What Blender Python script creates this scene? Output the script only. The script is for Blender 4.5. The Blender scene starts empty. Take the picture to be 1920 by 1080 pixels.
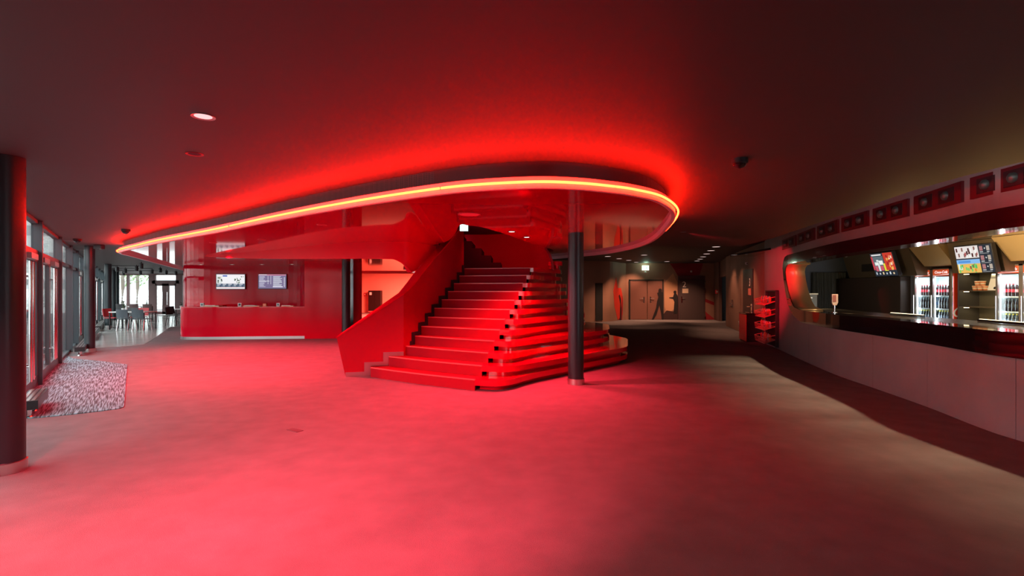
import bpy, bmesh, math, random
from mathutils import Vector, Matrix
random.seed(7)
C = bpy.context.scene.collection
SC = bpy.context.scene
# ------------------------------------------------------------------ camera
EYE, F, YH = 1.45, 960.0, 546.0
cam = bpy.data.cameras.new('camera'); cam.lens = 18.0; cam.sensor_width = 36.0
cam.shift_y = (YH - 540.0) / 1920.0
cam.clip_end = 300
co = bpy.data.objects.new('camera', cam); co.location = (0, 0, EYE); co.rotation_euler = (math.pi/2, 0, 0)
C.objects.link(co); SC.camera = co
# ------------------------------------------------------------------ exposure, world
SC.view_settings.view_transform = 'Standard'; SC.view_settings.look = 'None'
SC.view_settings.gamma = 1.0; SC.view_settings.exposure = 0.0; SC.view_settings.use_curve_mapping = False
w = bpy.data.worlds.new('overcast_sky'); SC.world = w; w.use_nodes = True
w.node_tree.nodes['Background'].inputs[0].default_value = (0.90, 0.95, 1.0, 1)
w.node_tree.nodes['Background'].inputs[1].default_value = 4.8
NEON = 125.0
RED_SPOT = 1.0

# ------------------------------------------------------------------ helpers
def at(x, y, z):            # plan position of a point seen at (x, y) whose height is z
    d = (EYE - z) * F / (y - YH)
    return Vector(((x - 960) / F * d, d, z))
def far(x, y, d):           # point seen at (x, y) at distance d
    return Vector(((x - 960) / F * d, d, EYE - (y - YH) / F * d))

MATS = {}
def mat(name, col=(.5, .5, .5), rough=.5, metal=0., coat=0., emit=None, es=1., bump=0., bscale=200., vary=0., vscale=3., spec=.5, ior=1.5):
    if name in MATS: return MATS[name]
    m = bpy.data.materials.new(name); m.use_nodes = True; nt = m.node_tree
    b = nt.nodes['Principled BSDF']
    b.inputs['Base Color'].default_value = (*col, 1); b.inputs['Roughness'].default_value = rough
    b.inputs['Metallic'].default_value = metal; b.inputs['Coat Weight'].default_value = coat; b.inputs['Coat Roughness'].default_value = .02
    b.inputs['Specular IOR Level'].default_value = spec; b.inputs['IOR'].default_value = ior
    if emit:
        b.inputs['Emission Color'].default_value = (*emit, 1); b.inputs['Emission Strength'].default_value = es
    if bump or vary:
        tc = nt.nodes.new('ShaderNodeTexCoord')
    if bump:
        n = nt.nodes.new('ShaderNodeTexNoise'); n.inputs['Scale'].default_value = bscale; n.inputs['Detail'].default_value = 2
        bp = nt.nodes.new('ShaderNodeBump'); bp.inputs['Strength'].default_value = bump; bp.inputs['Distance'].default_value = .01
        nt.links.new(tc.outputs['Object'], n.inputs['Vector']); nt.links.new(n.outputs['Fac'], bp.inputs['Height']); nt.links.new(bp.outputs['Normal'], b.inputs['Normal'])
    if vary:
        n = nt.nodes.new('ShaderNodeTexNoise'); n.inputs['Scale'].default_value = vscale; n.inputs['Detail'].default_value = 6
        mp = nt.nodes.new('ShaderNodeMapRange'); mp.inputs['From Min'].default_value = .3; mp.inputs['From Max'].default_value = .7
        mp.inputs['To Min'].default_value = 1 - vary; mp.inputs['To Max'].default_value = 1 + vary
        mx = nt.nodes.new('ShaderNodeVectorMath'); mx.operation = 'SCALE'; mx.inputs[0].default_value = col
        nt.links.new(tc.outputs['Object'], n.inputs['Vector']); nt.links.new(n.outputs['Fac'], mp.inputs['Value'])
        nt.links.new(mp.outputs['Result'], mx.inputs['Scale']); nt.links.new(mx.outputs['Vector'], b.inputs['Base Color'])
    MATS[name] = m
    return m
def glow(name, col, s):
    if name in MATS: return MATS[name]
    m = bpy.data.materials.new(name); m.use_nodes = True; nt = m.node_tree; nt.nodes.clear()
    e = nt.nodes.new('ShaderNodeEmission'); e.inputs[0].default_value = (*col, 1); e.inputs[1].default_value = s
    o = nt.nodes.new('ShaderNodeOutputMaterial'); nt.links.new(e.outputs[0], o.inputs[0]); MATS[name] = m
    return m
def glass_mat(name, tint=(.93, .97, .96)):
    if name in MATS: return MATS[name]
    m = bpy.data.materials.new(name); m.use_nodes = True; nt = m.node_tree; nt.nodes.clear()
    t = nt.nodes.new('ShaderNodeBsdfTransparent'); t.inputs[0].default_value = (*tint, 1)
    g = nt.nodes.new('ShaderNodeBsdfGlossy'); g.inputs['Roughness'].default_value = .01
    lw = nt.nodes.new('ShaderNodeLayerWeight'); lw.inputs[0].default_value = .5
    pw = nt.nodes.new('ShaderNodeMath'); pw.operation = 'POWER'; pw.inputs[1].default_value = 5.0; nt.links.new(lw.outputs['Facing'], pw.inputs[0])
    f = nt.nodes.new('ShaderNodeMath'); f.operation = 'MULTIPLY_ADD'; f.inputs[1].default_value = .92; f.inputs[2].default_value = .05; nt.links.new(pw.outputs[0], f.inputs[0])
    x = nt.nodes.new('ShaderNodeMixShader'); o = nt.nodes.new('ShaderNodeOutputMaterial')
    nt.links.new(f.outputs[0], x.inputs[0]); nt.links.new(t.outputs[0], x.inputs[1]); nt.links.new(g.outputs[0], x.inputs[2]); nt.links.new(x.outputs[0], o.inputs[0])
    MATS[name] = m
    return m

class MB:
    def __init__(s): s.v = []; s.f = []; s.m = []; s.k = 0
    def mi(s, k): s.k = k; return s
    def add(s, vs, fs):
        o = len(s.v); s.v += [tuple(p) for p in vs]
        for f in fs: s.f.append([i + o for i in f]); s.m.append(s.k)
        return s
    def hexa(s, p):          # 8 points: bottom loop then top loop
        return s.add(p, [(0, 3, 2, 1), (4, 5, 6, 7), (0, 1, 5, 4), (1, 2, 6, 5), (2, 3, 7, 6), (3, 0, 4, 7)])
    def box(s, c, d, rz=0., M=None):
        x, y, z = d[0]/2, d[1]/2, d[2]/2; R = Matrix.Rotation(rz, 3, 'Z'); c = Vector(c)
        p = [Vector(q) for q in ((-x, -y, -z), (x, -y, -z), (x, y, -z), (-x, y, -z), (-x, -y, z), (x, -y, z), (x, y, z), (-x, y, z))]
        p = [R @ q + c for q in p]
        if M: p = [M @ q for q in p]
        return s.hexa(p)
    def prism(s, poly, z0, z1):
        n = len(poly); lo = [(p[0], p[1], z0) for p in poly]; hi = [(p[0], p[1], z1) for p in poly]
        return s.add(lo + hi, [list(range(n))[::-1], list(range(n, 2*n))] + [(i, (i+1) % n, n + (i+1) % n, n + i) for i in range(n)])
    def wall(s, path, z0, z1, t, closed=False):     # thick upright wall along a plan path, thickness to its left
        L = offset(path, t, closed); n = len(path); a = []
        for i in range(n if closed else n - 1):
            j = (i + 1) % n
            q = [path[i], path[j], L[j], L[i]]
            a.append((q, i))
            s.hexa([(p[0], p[1], z0) for p in q] + [(p[0], p[1], z1) for p in q])
        return s
    def sweep(s, path, prof, closed=False):          # prof: (out, z) section swept along a plan path
        n = len(path); k = len(prof); vs = []
        offs = [offset(path, -o, closed) for o, _ in prof]
        for i in range(n):
            for j in range(k): vs.append((offs[j][i][0], offs[j][i][1], prof[j][1]))
        fs = []
        for i in range(n if closed else n - 1):
            a = i; b = (i + 1) % n
            for j in range(k):
                jj = (j + 1) % k
                fs.append((a*k + j, b*k + j, b*k + jj, a*k + jj))
        if not closed: fs += [list(range(k)), [(n-1)*k + j for j in range(k)][::-1]]
        return s.add(vs, fs)
    def tube(s, pts, r, n=8, closed=False):
        pts = [Vector(p) for p in pts]; N = len(pts); vs = []; fs = []
        for i, p in enumerate(pts):
            a = pts[i-1] if (i > 0 or closed) else p; b = pts[(i+1) % N] if (i < N-1 or closed) else p
            t = (b - a).normalized(); u = t.cross(Vector((0, 0, 1)))
            if u.length < .05: u = t.cross(Vector((1, 0, 0)))
            u.normalize(); v = t.cross(u)
            for j in range(n):
                g = 2*math.pi*j/n; vs.append(p + (u*math.cos(g) + v*math.sin(g))*r)
        for i in range(N if closed else N-1):
            a = i*n; b = ((i+1) % N)*n
            for j in range(n): fs.append((a + j, a + (j+1) % n, b + (j+1) % n, b + j))
        if not closed: fs += [list(range(n))[::-1], [(N-1)*n + j for j in range(n)]]
        return s.add(vs, fs)
    def lathe(s, prof, c=(0, 0, 0), n=24):           # prof: (r, z)
        vs = []; fs = []; k = len(prof)
        for i in range(n):
            g = 2*math.pi*i/n
            for r, z in prof: vs.append((c[0] + r*math.cos(g), c[1] + r*math.sin(g), c[2] + z))
        for i in range(n):
            a = i*k; b = ((i+1) % n)*k
            for j in range(k-1): fs.append((a + j, b + j, b + j + 1, a + j + 1))
        if prof[0][0] > 1e-5: fs.append([i*k for i in range(n)][::-1])
        if prof[-1][0] > 1e-5: fs.append([i*k + k - 1 for i in range(n)])
        return s.add(vs, fs)
    def quad(s, a, b, c, d): return s.add([a, b, c, d], [(0, 1, 2, 3)])
    def build(s, name, ms, parent=None, smooth=False, bevel=0.):
        me = bpy.data.meshes.new(name); me.from_pydata(s.v, [], s.f)
        bm = bmesh.new(); bm.from_mesh(me)
        mi = list(s.m)
        for f, k in zip(bm.faces, mi): f.material_index = k; f.smooth = smooth
        bmesh.ops.recalc_face_normals(bm, faces=bm.faces); bm.to_mesh(me); bm.free()
        for m in (ms if isinstance(ms, (list, tuple)) else [ms]): me.materials.append(m)
        o = bpy.data.objects.new(name, me); C.objects.link(o)
        if parent: o.parent = parent
        if bevel:
            bv = o.modifiers.new('bevel', 'BEVEL'); bv.width = bevel; bv.segments = 2; bv.limit_method = 'ANGLE'
        if smooth:
            try: me.shade_auto_smooth(angle=.7)
            except Exception:
                try: me.set_sharp_from_angle(angle=.7)
                except Exception: pass
        return o

def offset(path, t, closed=False):                  # offset a plan path to its left by t
    n = len(path); out = []
    for i in range(n):
        p = Vector(path[i][:2])
        a = Vector(path[(i-1) % n][:2]) if (closed or i > 0) else None
        b = Vector(path[(i+1) % n][:2]) if (closed or i < n-1) else None
        ns = []
        if a is not None: d = (p - a).normalized(); ns.append(Vector((-d.y, d.x)))
        if b is not None: d = (b - p).normalized(); ns.append(Vector((-d.y, d.x)))
        m = sum(ns, Vector((0, 0))); m.normalize()
        k = t / max(.35, m.dot(ns[0]))
        out.append(p + m*k)
    return out
def catmull(pts, per=6, closed=False):
    pts = [Vector(p[:2]) for p in pts]; n = len(pts); out = []
    for i in range(n if closed else n-1):
        p0 = pts[(i-1) % n] if (closed or i > 0) else pts[0]; p1 = pts[i]; p2 = pts[(i+1) % n]
        p3 = pts[(i+2) % n] if (closed or i < n-2) else pts[-1]
        for k in range(per):
            t = k/per
            out.append(.5*((2*p1) + (p2-p0)*t + (2*p0-5*p1+4*p2-p3)*t*t + (3*p1-p0-3*p2+p3)*t**3))
    if not closed: out.append(pts[-1])
    return out
def rounded(pts, r, n=5, closed=False):
    pts = [Vector(p[:2]) for p in pts]; N = len(pts); out = []
    for i, p in enumerate(pts):
        if not closed and i in (0, N-1): out.append(p); continue
        a = pts[i-1]; b = pts[(i+1) % N]
        ra = min(r, (a-p).length*.48); rb = min(r, (b-p).length*.48)
        A = p + (a-p).normalized()*ra; B = p + (b-p).normalized()*rb
        for k in range(n+1):
            t = k/n; out.append(A*(1-t)**2 + p*2*t*(1-t) + B*t*t)
    return out
def holed_slab(name, outer, holes, z0, z1, m, parent=None):
    bm = bmesh.new(); loops = []
    for lp in [outer] + holes:
        vs = [bm.verts.new((p[0], p[1], z0)) for p in lp]
        es = [bm.edges.new((vs[i], vs[(i+1) % len(vs)])) for i in range(len(vs))]
        loops.append((vs, es))
    bmesh.ops.triangle_fill(bm, use_beauty=True, edges=[e for _, es in loops for e in es])
    g = bmesh.ops.extrude_face_region(bm, geom=list(bm.faces))
    for v in [e for e in g['geom'] if isinstance(e, bmesh.types.BMVert)]: v.co.z = z1
    bmesh.ops.recalc_face_normals(bm, faces=bm.faces)
    me = bpy.data.meshes.new(name); bm.to_mesh(me); bm.free(); me.materials.append(m)
    o = bpy.data.objects.new(name, me); C.objects.link(o)
    if parent: o.parent = parent
    return o
def tag(o, label=None, cat=None, group=None, kind=None):
    if label: o['label'] = label
    if cat: o['category'] = cat
    if group: o['group'] = group
    if kind: o['kind'] = kind
    return o
def struct(o, label=None, cat=None): return tag(o, label, cat, None, 'structure')
def thing(name, label, cat, loc=(0, 0, 0), rz=0., group=None):
    o = bpy.data.objects.new(name, None); o.location = loc; o.rotation_euler = (0, 0, rz); C.objects.link(o); o.empty_display_size = .1
    return tag(o, label, cat, group)
def dup(root, loc=None, rz=None, label=None, group=None):
    r = root.copy(); C.objects.link(r)
    if loc is not None: r.location = loc
    if rz is not None: r.rotation_euler = (0, 0, rz)
    if label: r['label'] = label
    if group: r['group'] = group
    for ch in list(root.children):
        c = ch.copy(); C.objects.link(c); c.parent = r
        for g in list(ch.children):
            d = g.copy(); C.objects.link(d); d.parent = c
    return r
def text(name, body, size, M, m, parent=None, depth=.002, shear=0., align='CENTER', bold=0.):
    cu = bpy.data.curves.new(name, 'FONT'); cu.body = body; cu.size = size; cu.extrude = depth; cu.align_x = align; cu.align_y = 'CENTER'; cu.shear = shear; cu.offset = bold
    t = bpy.data.objects.new(name, cu); C.objects.link(t)
    dg = bpy.context.evaluated_depsgraph_get(); me = bpy.data.meshes.new_from_object(t.evaluated_get(dg)); bpy.data.objects.remove(t)
    me.materials.clear(); me.materials.append(m); me.transform(M)
    o = bpy.data.objects.new(name, me); C.objects.link(o)
    if parent: o.parent = parent
    return o
def frame_of(origin, right, up):                    # matrix with x=right, y=up, z=out
    r = Vector(right).normalized(); u = Vector(up); u = (u - r*u.dot(r)).normalized(); n = r.cross(u)
    M = Matrix((r, u, n)).transposed().to_4x4(); M.translation = Vector(origin); return M
ORD = ['first', 'second', 'third', 'fourth', 'fifth', 'sixth', 'seventh', 'eighth', 'ninth', 'tenth', 'eleventh', 'twelfth', 'thirteenth', 'fourteenth', 'fifteenth', 'sixteenth']
def lamp(name, kind, loc, e, col, parent=None, size=.08, aim=None, cone=1.6, blend=.6, sy=None):
    l = bpy.data.lights.new(name, kind); l.energy = e; l.color = col
    if kind == 'AREA':
        l.size = size
        if sy: l.shape = 'RECTANGLE'; l.size_y = sy
    else: l.shadow_soft_size = size
    if kind == 'SPOT': l.spot_size = cone; l.spot_blend = blend
    o = bpy.data.objects.new(name, l); C.objects.link(o); o.location = loc
    if aim is not None: o.rotation_euler = (Vector(aim) - Vector(loc)).to_track_quat('-Z', 'Y').to_euler()
    if parent: o.parent = parent
    return o

# ------------------------------------------------------------------ materials
CARPET = mat('carpet', (.20, .175, .175), .95, bump=.5, bscale=260, vary=.10, vscale=4, spec=.1)
STONE = mat('stone_floor', (.50, .48, .45), .16, vary=.12, vscale=1.2)
MATG = None
CEIL = mat('dark_ceiling', (.072, .058, .060), .55, spec=.35)
CEILB = mat('black_ceiling', (.03, .026, .026), .6)
LACQ = mat('red_lacquer', (.66, .002, .022), .05)
REDM = mat('red_paint', (.55, .004, .022), .38)
REDC = mat('red_carpet', (.36, .005, .020), .8, bump=.4, bscale=300, spec=.15)
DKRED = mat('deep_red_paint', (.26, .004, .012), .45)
LACQS = mat('red_satin_lacquer', (.58, .002, .020), .12, spec=.12)
STEEL = mat('brushed_steel', (.62, .60, .58), .28, metal=1)
CHROME = mat('chrome', (.8, .8, .8), .12, metal=1)
BLACK = mat('black_paint', (.02, .02, .022), .35)
BLACKG = mat('black_gloss', (.012, .008, .010), .06, coat=.5)
BLACKM = mat('black_matte', (.018, .017, .017), .7)
COLM = mat('column_paint', (.018, .028, .032), .36)
FRAME = mat('window_metal', (.06, .08, .09), .4, metal=.2)
FRAMEB = mat('brown_metal', (.10, .035, .035), .45)
GLASS = glass_mat('window_glass')
WHITE = mat('white_plastic', (.8, .8, .78), .4)
NEONM = glow('neon_tube_glow', (1.0, .0084, .0018), NEON)

# ------------------------------------------------------------------ plan
def W(s, p=0., z=0.): return Vector((-6.95 - .6*s + .8*p, 7.33 + .8*s + .6*p, z))     # window wall: s along it, p into the room
HC, HS, HB = 2.53, 2.36, 2.88
FRONT = catmull([(7.3, 14.8), (6.97, 14.0), (6.60, 12.57), (6.05, 10.6), (5.62, 8.9), (5.42, 7.69), (5.20, 6.41), (4.97, 5.44), (4.92, 4.94), (4.95, 3.6), (5.15, 1.6), (5.4, -1.0), (5.6, -4)], 5)
def front_at(y):
    for a, b in zip(FRONT[:-1], FRONT[1:]):
        if b.y <= y <= a.y:
            t = (y - a.y)/(b.y - a.y); return a.lerp(b, t), (b - a).normalized()
    return FRONT[-1], Vector((0, -1))
CANOPY_NEAR = [at(x, y, 2.29) for x, y in [(222, 474), (260, 464), (300, 455), (400, 437), (500, 416.6), (600, 398), (700, 381.6), (800, 367.5), (888, 358), (1002, 352.6), (1078, 354.5), (1132, 359), (1186, 366), (1240.5, 380)]]
canopy = catmull([(-9.2, 12.3)] + [(p.x, p.y) for p in CANOPY_NEAR] + [(1.82, 5.70), (2.12, 7.0), (2.38, 8.6), (2.43, 10.0), (2.2, 11.4), (1.73, 12.4), (.9, 13.7), (-.6, 15.2), (-2.5, 17.0), (-4.2, 20)], 6)
canopy = [Vector(p) for p in canopy] + [Vector((-4.6, 24.5)), Vector((-15.2, 24.5))]     # anticlockwise from the left tip
HOLE = catmull([(-.72, 7.05), (-.60, 7.08), (-.45, 7.24), (-.29, 7.63), (.045, 8.62), (.49, 10.16), (.69, 10.65), (.92, 11.6), (.5, 12.6), (-.6, 13.1), (-1.6, 12.5), (-1.6, 11.2), (-1.58, 10.2), (-1.25, 9.5), (-.95, 8.4)], 5, True)

# ------------------------------------------------------------------ floor
b = MB(); b.prism([(-30, -6), (14, -6), (14, 42), (-30, 42)], -.1, 0)
struct(b.build('floor', CARPET), 'dark grey carpet covering the cinema foyer floor', 'floor')
stone_poly = [W(5.6, .02), (-10.6, 13.0), (-10.4, 13.35), at(225, 650.5, 0), at(270, 646, 0), at(284, 638, 0), at(320, 612.7, 0), (-12.9, 20.9), (-9.5, 21.5), (-9.5, 32), W(30.8)]
b = MB(); b.prism(stone_poly, .0005, .004)
struct(b.build('floor', STONE), 'pale polished stone floor of the cafe corner', 'floor')
# entrance mat with fine stripes
m = bpy.data.materials.new('entrance_matting'); m.use_nodes = True; nt = m.node_tree; bs = nt.nodes['Principled BSDF']; bs.inputs['Roughness'].default_value = .95
tc = nt.nodes.new('ShaderNodeTexCoord'); mp = nt.nodes.new('ShaderNodeMapping'); mp.inputs['Rotation'].default_value = (0, 0, -.6435); mp2 = nt.nodes.new('ShaderNodeMapping'); mp2.inputs['Scale'].default_value = (75, 3.2, 1); nt.links.new(mp.outputs[0], mp2.inputs[0])
nz = nt.nodes.new('ShaderNodeTexNoise'); nz.inputs['Scale'].default_value = 1.0; nz.inputs['Detail'].default_value = 1
cr = nt.nodes.new('ShaderNodeValToRGB'); cr.color_ramp.elements[0].position = .42; cr.color_ramp.elements[0].color = (.04, .075, .085, 1); cr.color_ramp.elements[1].position = .6; cr.color_ramp.elements[1].color = (.20, .48, .54, 1)
nt.links.new(tc.outputs['Object'], mp.inputs[0]); nt.links.new(mp2.outputs[0], nz.inputs['Vector']); nt.links.new(nz.outputs['Fac'], cr.inputs[0]); nt.links.new(cr.outputs[0], bs.inputs['Base Color'])
mat_poly = rounded([W(-.9, .05), at(47, 786, 0), at(141, 777, 0), at(232, 766, 0), at(239, 684, 0), at(197, 678.5, 0), at(137, 672.6, 0), W(5.2, .05)], .12, 4, True)
b = MB(); b.prism(mat_poly, .001, .009)
tag(b.build('entrance_mat', m), 'grey streaked entrance mat in front of the glass doors', 'mat')
b = MB(); q = [at(537, 806, .001), at(549, 803, .001), at(569, 807.5, .001), at(556, 811, .001)]
b.prism(q, .001, .005)
tag(b.build('floor_box', mat('floor_box_lid', (.09, .07, .07), .6)), 'small flush hatch of a floor socket box in the carpet', 'floor box')

# ------------------------------------------------------------------ ceilings
ceil_hole = offset(canopy, .12, True)
edge = [(5.5, 12.3), (5.35, 10.6), (4.72, 7.46), (4.30, 5.5), (4.24, 4.8), (4.26, 4.2), (4.35, 2), (4.5, -4)]
outer = [(4.5, -4), (-4.98, -4), (-4.63, 4.13)] + [W(s, 0) for s in (-3.5, 10, 20, 30.9)] + [(-15.6, 32.1), (-15.6, 25.1), (-4.1, 25.1), (-3.5, 20.6), (-1.9, 17.7), (.3, 15.6), (2.45, 12.9), (2.9, 12.3)] + edge[:-1]
struct(holed_slab('ceiling', outer, [ceil_hole], HC, HC + .12, CEIL), 'dark matt ceiling over the foyer around the neon canopy', 'ceiling')
b = MB(); b.prism([(-5, 9), (2.6, 11.2), (4.0, 3), (4.0, -4.2), (13, -4.2), (13, 27), (0, 27), (-2, 42), (-16, 42), (-16, 25)], HB, HB + .1)
up = b.build('ceiling', CEILB); struct(up, 'black raised ceiling over the back hall', 'ceiling')

# ------------------------------------------------------------------ canopy with neon
cn = thing('neon_canopy', 'oval red lacquered canopy rimmed with a glowing neon tube over the stairs', 'canopy', (0, 0, HS))
cn.location = (0, 0, 0)
holed_slab('glossy_soffit', offset(canopy, .03, True), [HOLE], HS, HS + .02, LACQ, cn)
lip = [(0, 2.29), (0, 2.385), (-.14, 2.385), (-.14, 2.375), (-.05, 2.365), (-.045, 2.29)]
b = MB(); b.sweep(canopy, [(o, z) for o, z in lip], True)
b.build('rim', mat('rim_lacquer', (.80, .52, .60), .35), cn, smooth=False)
# perforated dark band above the rim
PERF = bpy.data.materials.new('perforated_band'); PERF.use_nodes = True; nt = PERF.node_tree; bs = nt.nodes['Principled BSDF']; bs.inputs['Roughness'].default_value = .5
tc = nt.nodes.new('ShaderNodeTexCoord'); vo = nt.nodes.new('ShaderNodeTexVoronoi'); vo.inputs['Scale'].default_value = 60; vo.inputs['Randomness'].default_value = 0
cr = nt.nodes.new('ShaderNodeValToRGB'); cr.color_ramp.elements[0].position = .25; cr.color_ramp.elements[0].color = (.02, .01, .012, 1); cr.color_ramp.elements[1].position = .4; cr.color_ramp.elements[1].color = (.13, .05, .055, 1)
nt.links.new(tc.outputs['Object'], vo.inputs['Vector']); nt.links.new(vo.outputs['Distance'], cr.inputs[0]); nt.links.new(cr.outputs[0], bs.inputs['Base Color'])
bandp = offset(canopy, .10, True)
b = MB(); b.wall(bandp[3:49], 2.386, HC, .03); b.build('perforated_fascia', PERF, cn)
b = MB(); b.wall(bandp[48:120], 2.386, HC, .03); b.build('plain_fascia', mat('fascia_plain', (.12, .02, .025), .4), cn)
tubep = offset(canopy, -.03, True)
tp = [(p.x, p.y, 2.335) for p in tubep[2:99]]
for i in range(4):
    k0 = i*24; seg = tp[k0:k0 + 25]
    seg = [Vector(p) for p in seg]; seg[0] = seg[0].lerp(seg[1], .12); seg[-1] = seg[-1].lerp(seg[-2], .12)
    b = MB(); b.tube(seg, .011, 8); b.build('neon_tube', NEONM, cn, smooth=True)
for i in range(4, 96, 6):
    p = Vector(tp[i]); q = canopy[i + 2]; b = MB(); b.tube([p, (q.x, q.y, 2.335)], .006, 6); b.build('tube_support', CHROME, cn)
# upper well above the stair opening
b = MB(); wl = offset(HOLE, -.02, True); b.wall(wl[::-1], HS + .02, 4.6, .05, True)
b.prism(offset(HOLE, -.1, True), 4.6, 4.7)
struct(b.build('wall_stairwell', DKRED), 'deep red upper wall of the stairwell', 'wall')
lamp('stairwell_fill', 'AREA', (-.3, 11.0, 2.8), 20, (1, .02, .06), C.objects['wall_stairwell'], .4, (-.3, 12.5, 1.9))  # unseen fill lamp added to brighten the stairwell wall

# ------------------------------------------------------------------ window wall on the left
def fin_post(b, s, z0, z1, dep=.11, th=.07): 
    b.hexa([W(s - th/2, -.02, z0), W(s + th/2, -.02, z0), W(s + th/2, dep, z0), W(s - th/2, dep, z0), W(s - th/2, -.02, z1), W(s + th/2, -.02, z1), W(s + th/2, dep, z1), W(s - th/2, dep, z1)])
def wbar(b, s0, s1, z0, z1, p0=-.02, p1=.06):
    b.hexa([W(s0, p0, z0), W(s1, p0, z0), W(s1, p1, z0), W(s0, p1, z0), W(s0, p0, z1), W(s1, p0, z1), W(s1, p1, z1), W(s0, p1, z1)])
posts = [-3.4, -2.0, .63, 3.56, 5.99, 7.9, 10.6, 13.3, 16.0, 18.7, 21.4, 24.1, 26.8, 29.3]
doors_in = {1: 'doors', 2: 'doors', 5: 'single', 8: 'doors', 10: 'doors'}
nd = 1
for i in range(len(posts) - 1):
    s0, s1 = posts[i], posts[i+1]; isdoor = i in doors_in
    wn = bpy.data.objects.new('window_%d' % (i+1), None); C.objects.link(wn); struct(wn)
    b = MB(); fin_post(b, s0, 0, HC); wbar(b, s0, s1, 2.0, 2.07); wbar(b, s0, s1, HC - .05, HC); wbar(b, s0, s1, 0, .06)
    b.build('frame', FRAME, wn)
    if not isdoor:
        b = MB(); wbar(b, s0, s1, .06, 2.0, .0, .012); b.build('pane', GLASS, wn)
    b = MB(); wbar(b, s0, s1, 2.07, HC - .05, .0, .012); b.build('fanlight', GLASS, wn)
    if isdoor:
        n = 2 if doors_in[i] == 'doors' else 1
        for k in range(n):
            a = s0 + .06 + (s1 - s0 - .12)*k/n; c = s0 + .06 + (s1 - s0 - .12)*(k+1)/n
            dr = bpy.data.objects.new('door_%d' % nd, None); C.objects.link(dr); struct(dr); nd += 1
            b = MB(); wbar(b, a, a + .09, .05, 2.0, 0, .06); wbar(b, c - .09, c, .05, 2.0, 0, .06); wbar(b, a, c, .05, .17, 0, .06); wbar(b, a, c, 1.9, 2.0, 0, .06)
            b.build('leaf_frame', mat('door_metal', (.05, .05, .055), .4, metal=.2), dr)
            b = MB(); wbar(b, a, c, .17, 1.9, .02, .032); b.build('pane', GLASS, dr)
            hs = c - .12 if k == 0 and n == 2 else a + .12
            b = MB(); b.tube([W(hs, .13, .25), W(hs, .13, 1.85)], .02, 10)
            for hz in (.45, 1.65): b.tube([W(hs, .06, hz), W(hs, .13, hz)], .012, 8)
            b.build('pull_handle', CHROME, dr, smooth=True)
            b = MB(); wbar(b, a + .1, a + .75, 1.9, 1.98, .06, .12); b.build('door_closer', STEEL, dr)
# stretch beside and behind the camera
wn = bpy.data.objects.new('window_30', None); C.objects.link(wn); struct(wn)
A0, A1 = Vector((-4.98, -4, 0)), Vector((-4.63, 4.13, 0)); d = (A1 - A0).normalized()
b = MB()
for t in (0., 1.6, 3.2, 4.8, 6.4, 8.0):
    p = A0 + d*t; b.box((p.x, p.y, HC/2), (.14, .07, HC))
for z in (.03, 2.03, HC - .03): b.hexa([A0 + Vector((-.03, 0, z - .03)), A0 + Vector((.03, 0, z - .03)), A1 + Vector((.03, 0, z - .03)), A1 + Vector((-.03, 0, z - .03)), A0 + Vector((-.03, 0, z + .03)), A0 + Vector((.03, 0, z + .03)), A1 + Vector((.03, 0, z + .03)), A1 + Vector((-.03, 0, z + .03))])
b.build('frame', FRAME, wn)
b = MB(); b.hexa([A0 + Vector((-.006, 0, .06)), A0 + Vector((.006, 0, .06)), A1 + Vector((.006, 0, .06)), A1 + Vector((-.006, 0, .06)), A0 + Vector((-.006, 0, 2.47)), A0 + Vector((.006, 0, 2.47)), A1 + Vector((.006, 0, 2.47)), A1 + Vector((-.006, 0, 2.47))])
b.build('pane', GLASS, wn)
# far glazed wall of the cafe
YF = 31.9
def xa(px, d=YF): return (px - 960)/F*d
wf = bpy.data.objects.new('window_40', None); C.objects.link(wf); struct(wf)
b = MB()
for px, t, zt in [(199, .25, HC), (217, .1, HC), (240.5, .13, HC), (286, .42, HC), (337, .42, HC), (352, .2, HC)]: b.box((xa(px), YF, zt/2), (t, .12, zt))
b.box(((xa(199) + xa(286))/2, YF, .06), (xa(286) - xa(199), .1, .12)); b.box(((xa(199) + xa(420))/2, YF, HC - .04), (xa(420) - xa(199), .1, .08))
b.box(((xa(286) + xa(337))/2, YF, 2.02), (xa(337) - xa(286), .12, .2))
b.build('frame', FRAMEB, wf)
b = MB(); b.box(((xa(199) + xa(286))/2, YF, HC/2), (xa(286) - xa(199), .012, HC - .15)); b.box(((xa(337) + xa(420))/2, YF, HC/2), (xa(420) - xa(337), .012, HC - .15)); b.box(((xa(286) + xa(337))/2, YF, 2.3), (xa(337) - xa(286), .012, .38))
b.build('pane', GLASS, wf)
for k, (p0, p1) in enumerate([(288, 311.5), (311.5, 335)]):
    dr = bpy.data.objects.new('door_%d' % (20 + k), None); C.objects.link(dr); struct(dr)
    x0, x1 = xa(p0), xa(p1); b = MB()
    for x in (x0 + .1, x1 - .1): b.box((x, YF - .02, .97), (.22, .07, 1.9))
    b.box(((x0 + x1)/2, YF - .02, .1), (x1 - x0, .07, .16)); b.box(((x0 + x1)/2, YF - .02, 1.86), (x1 - x0, .07, .14)); b.build('leaf_frame', FRAMEB, dr)
    b = MB(); b.box(((x0 + x1)/2, YF - .02, 1.0), (x1 - x0 - .1, .012, 1.6)); b.build('pane', GLASS, dr)
    b = MB(); b.tube([(x1 - .15 if k == 0 else x0 + .15, YF - .12, .6), (x1 - .15 if k == 0 else x0 + .15, YF - .12, 1.4)], .02, 8); b.build('pull_handle', CHROME, dr)
b = MB(); b.box(((xa(420) - 12.7)/2, YF + .1, HC/2), (-12.7 - xa(420), .2, HC)); struct(b.build('wall_back', mat('white_wall', (.7, .68, .66), .6)))

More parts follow.
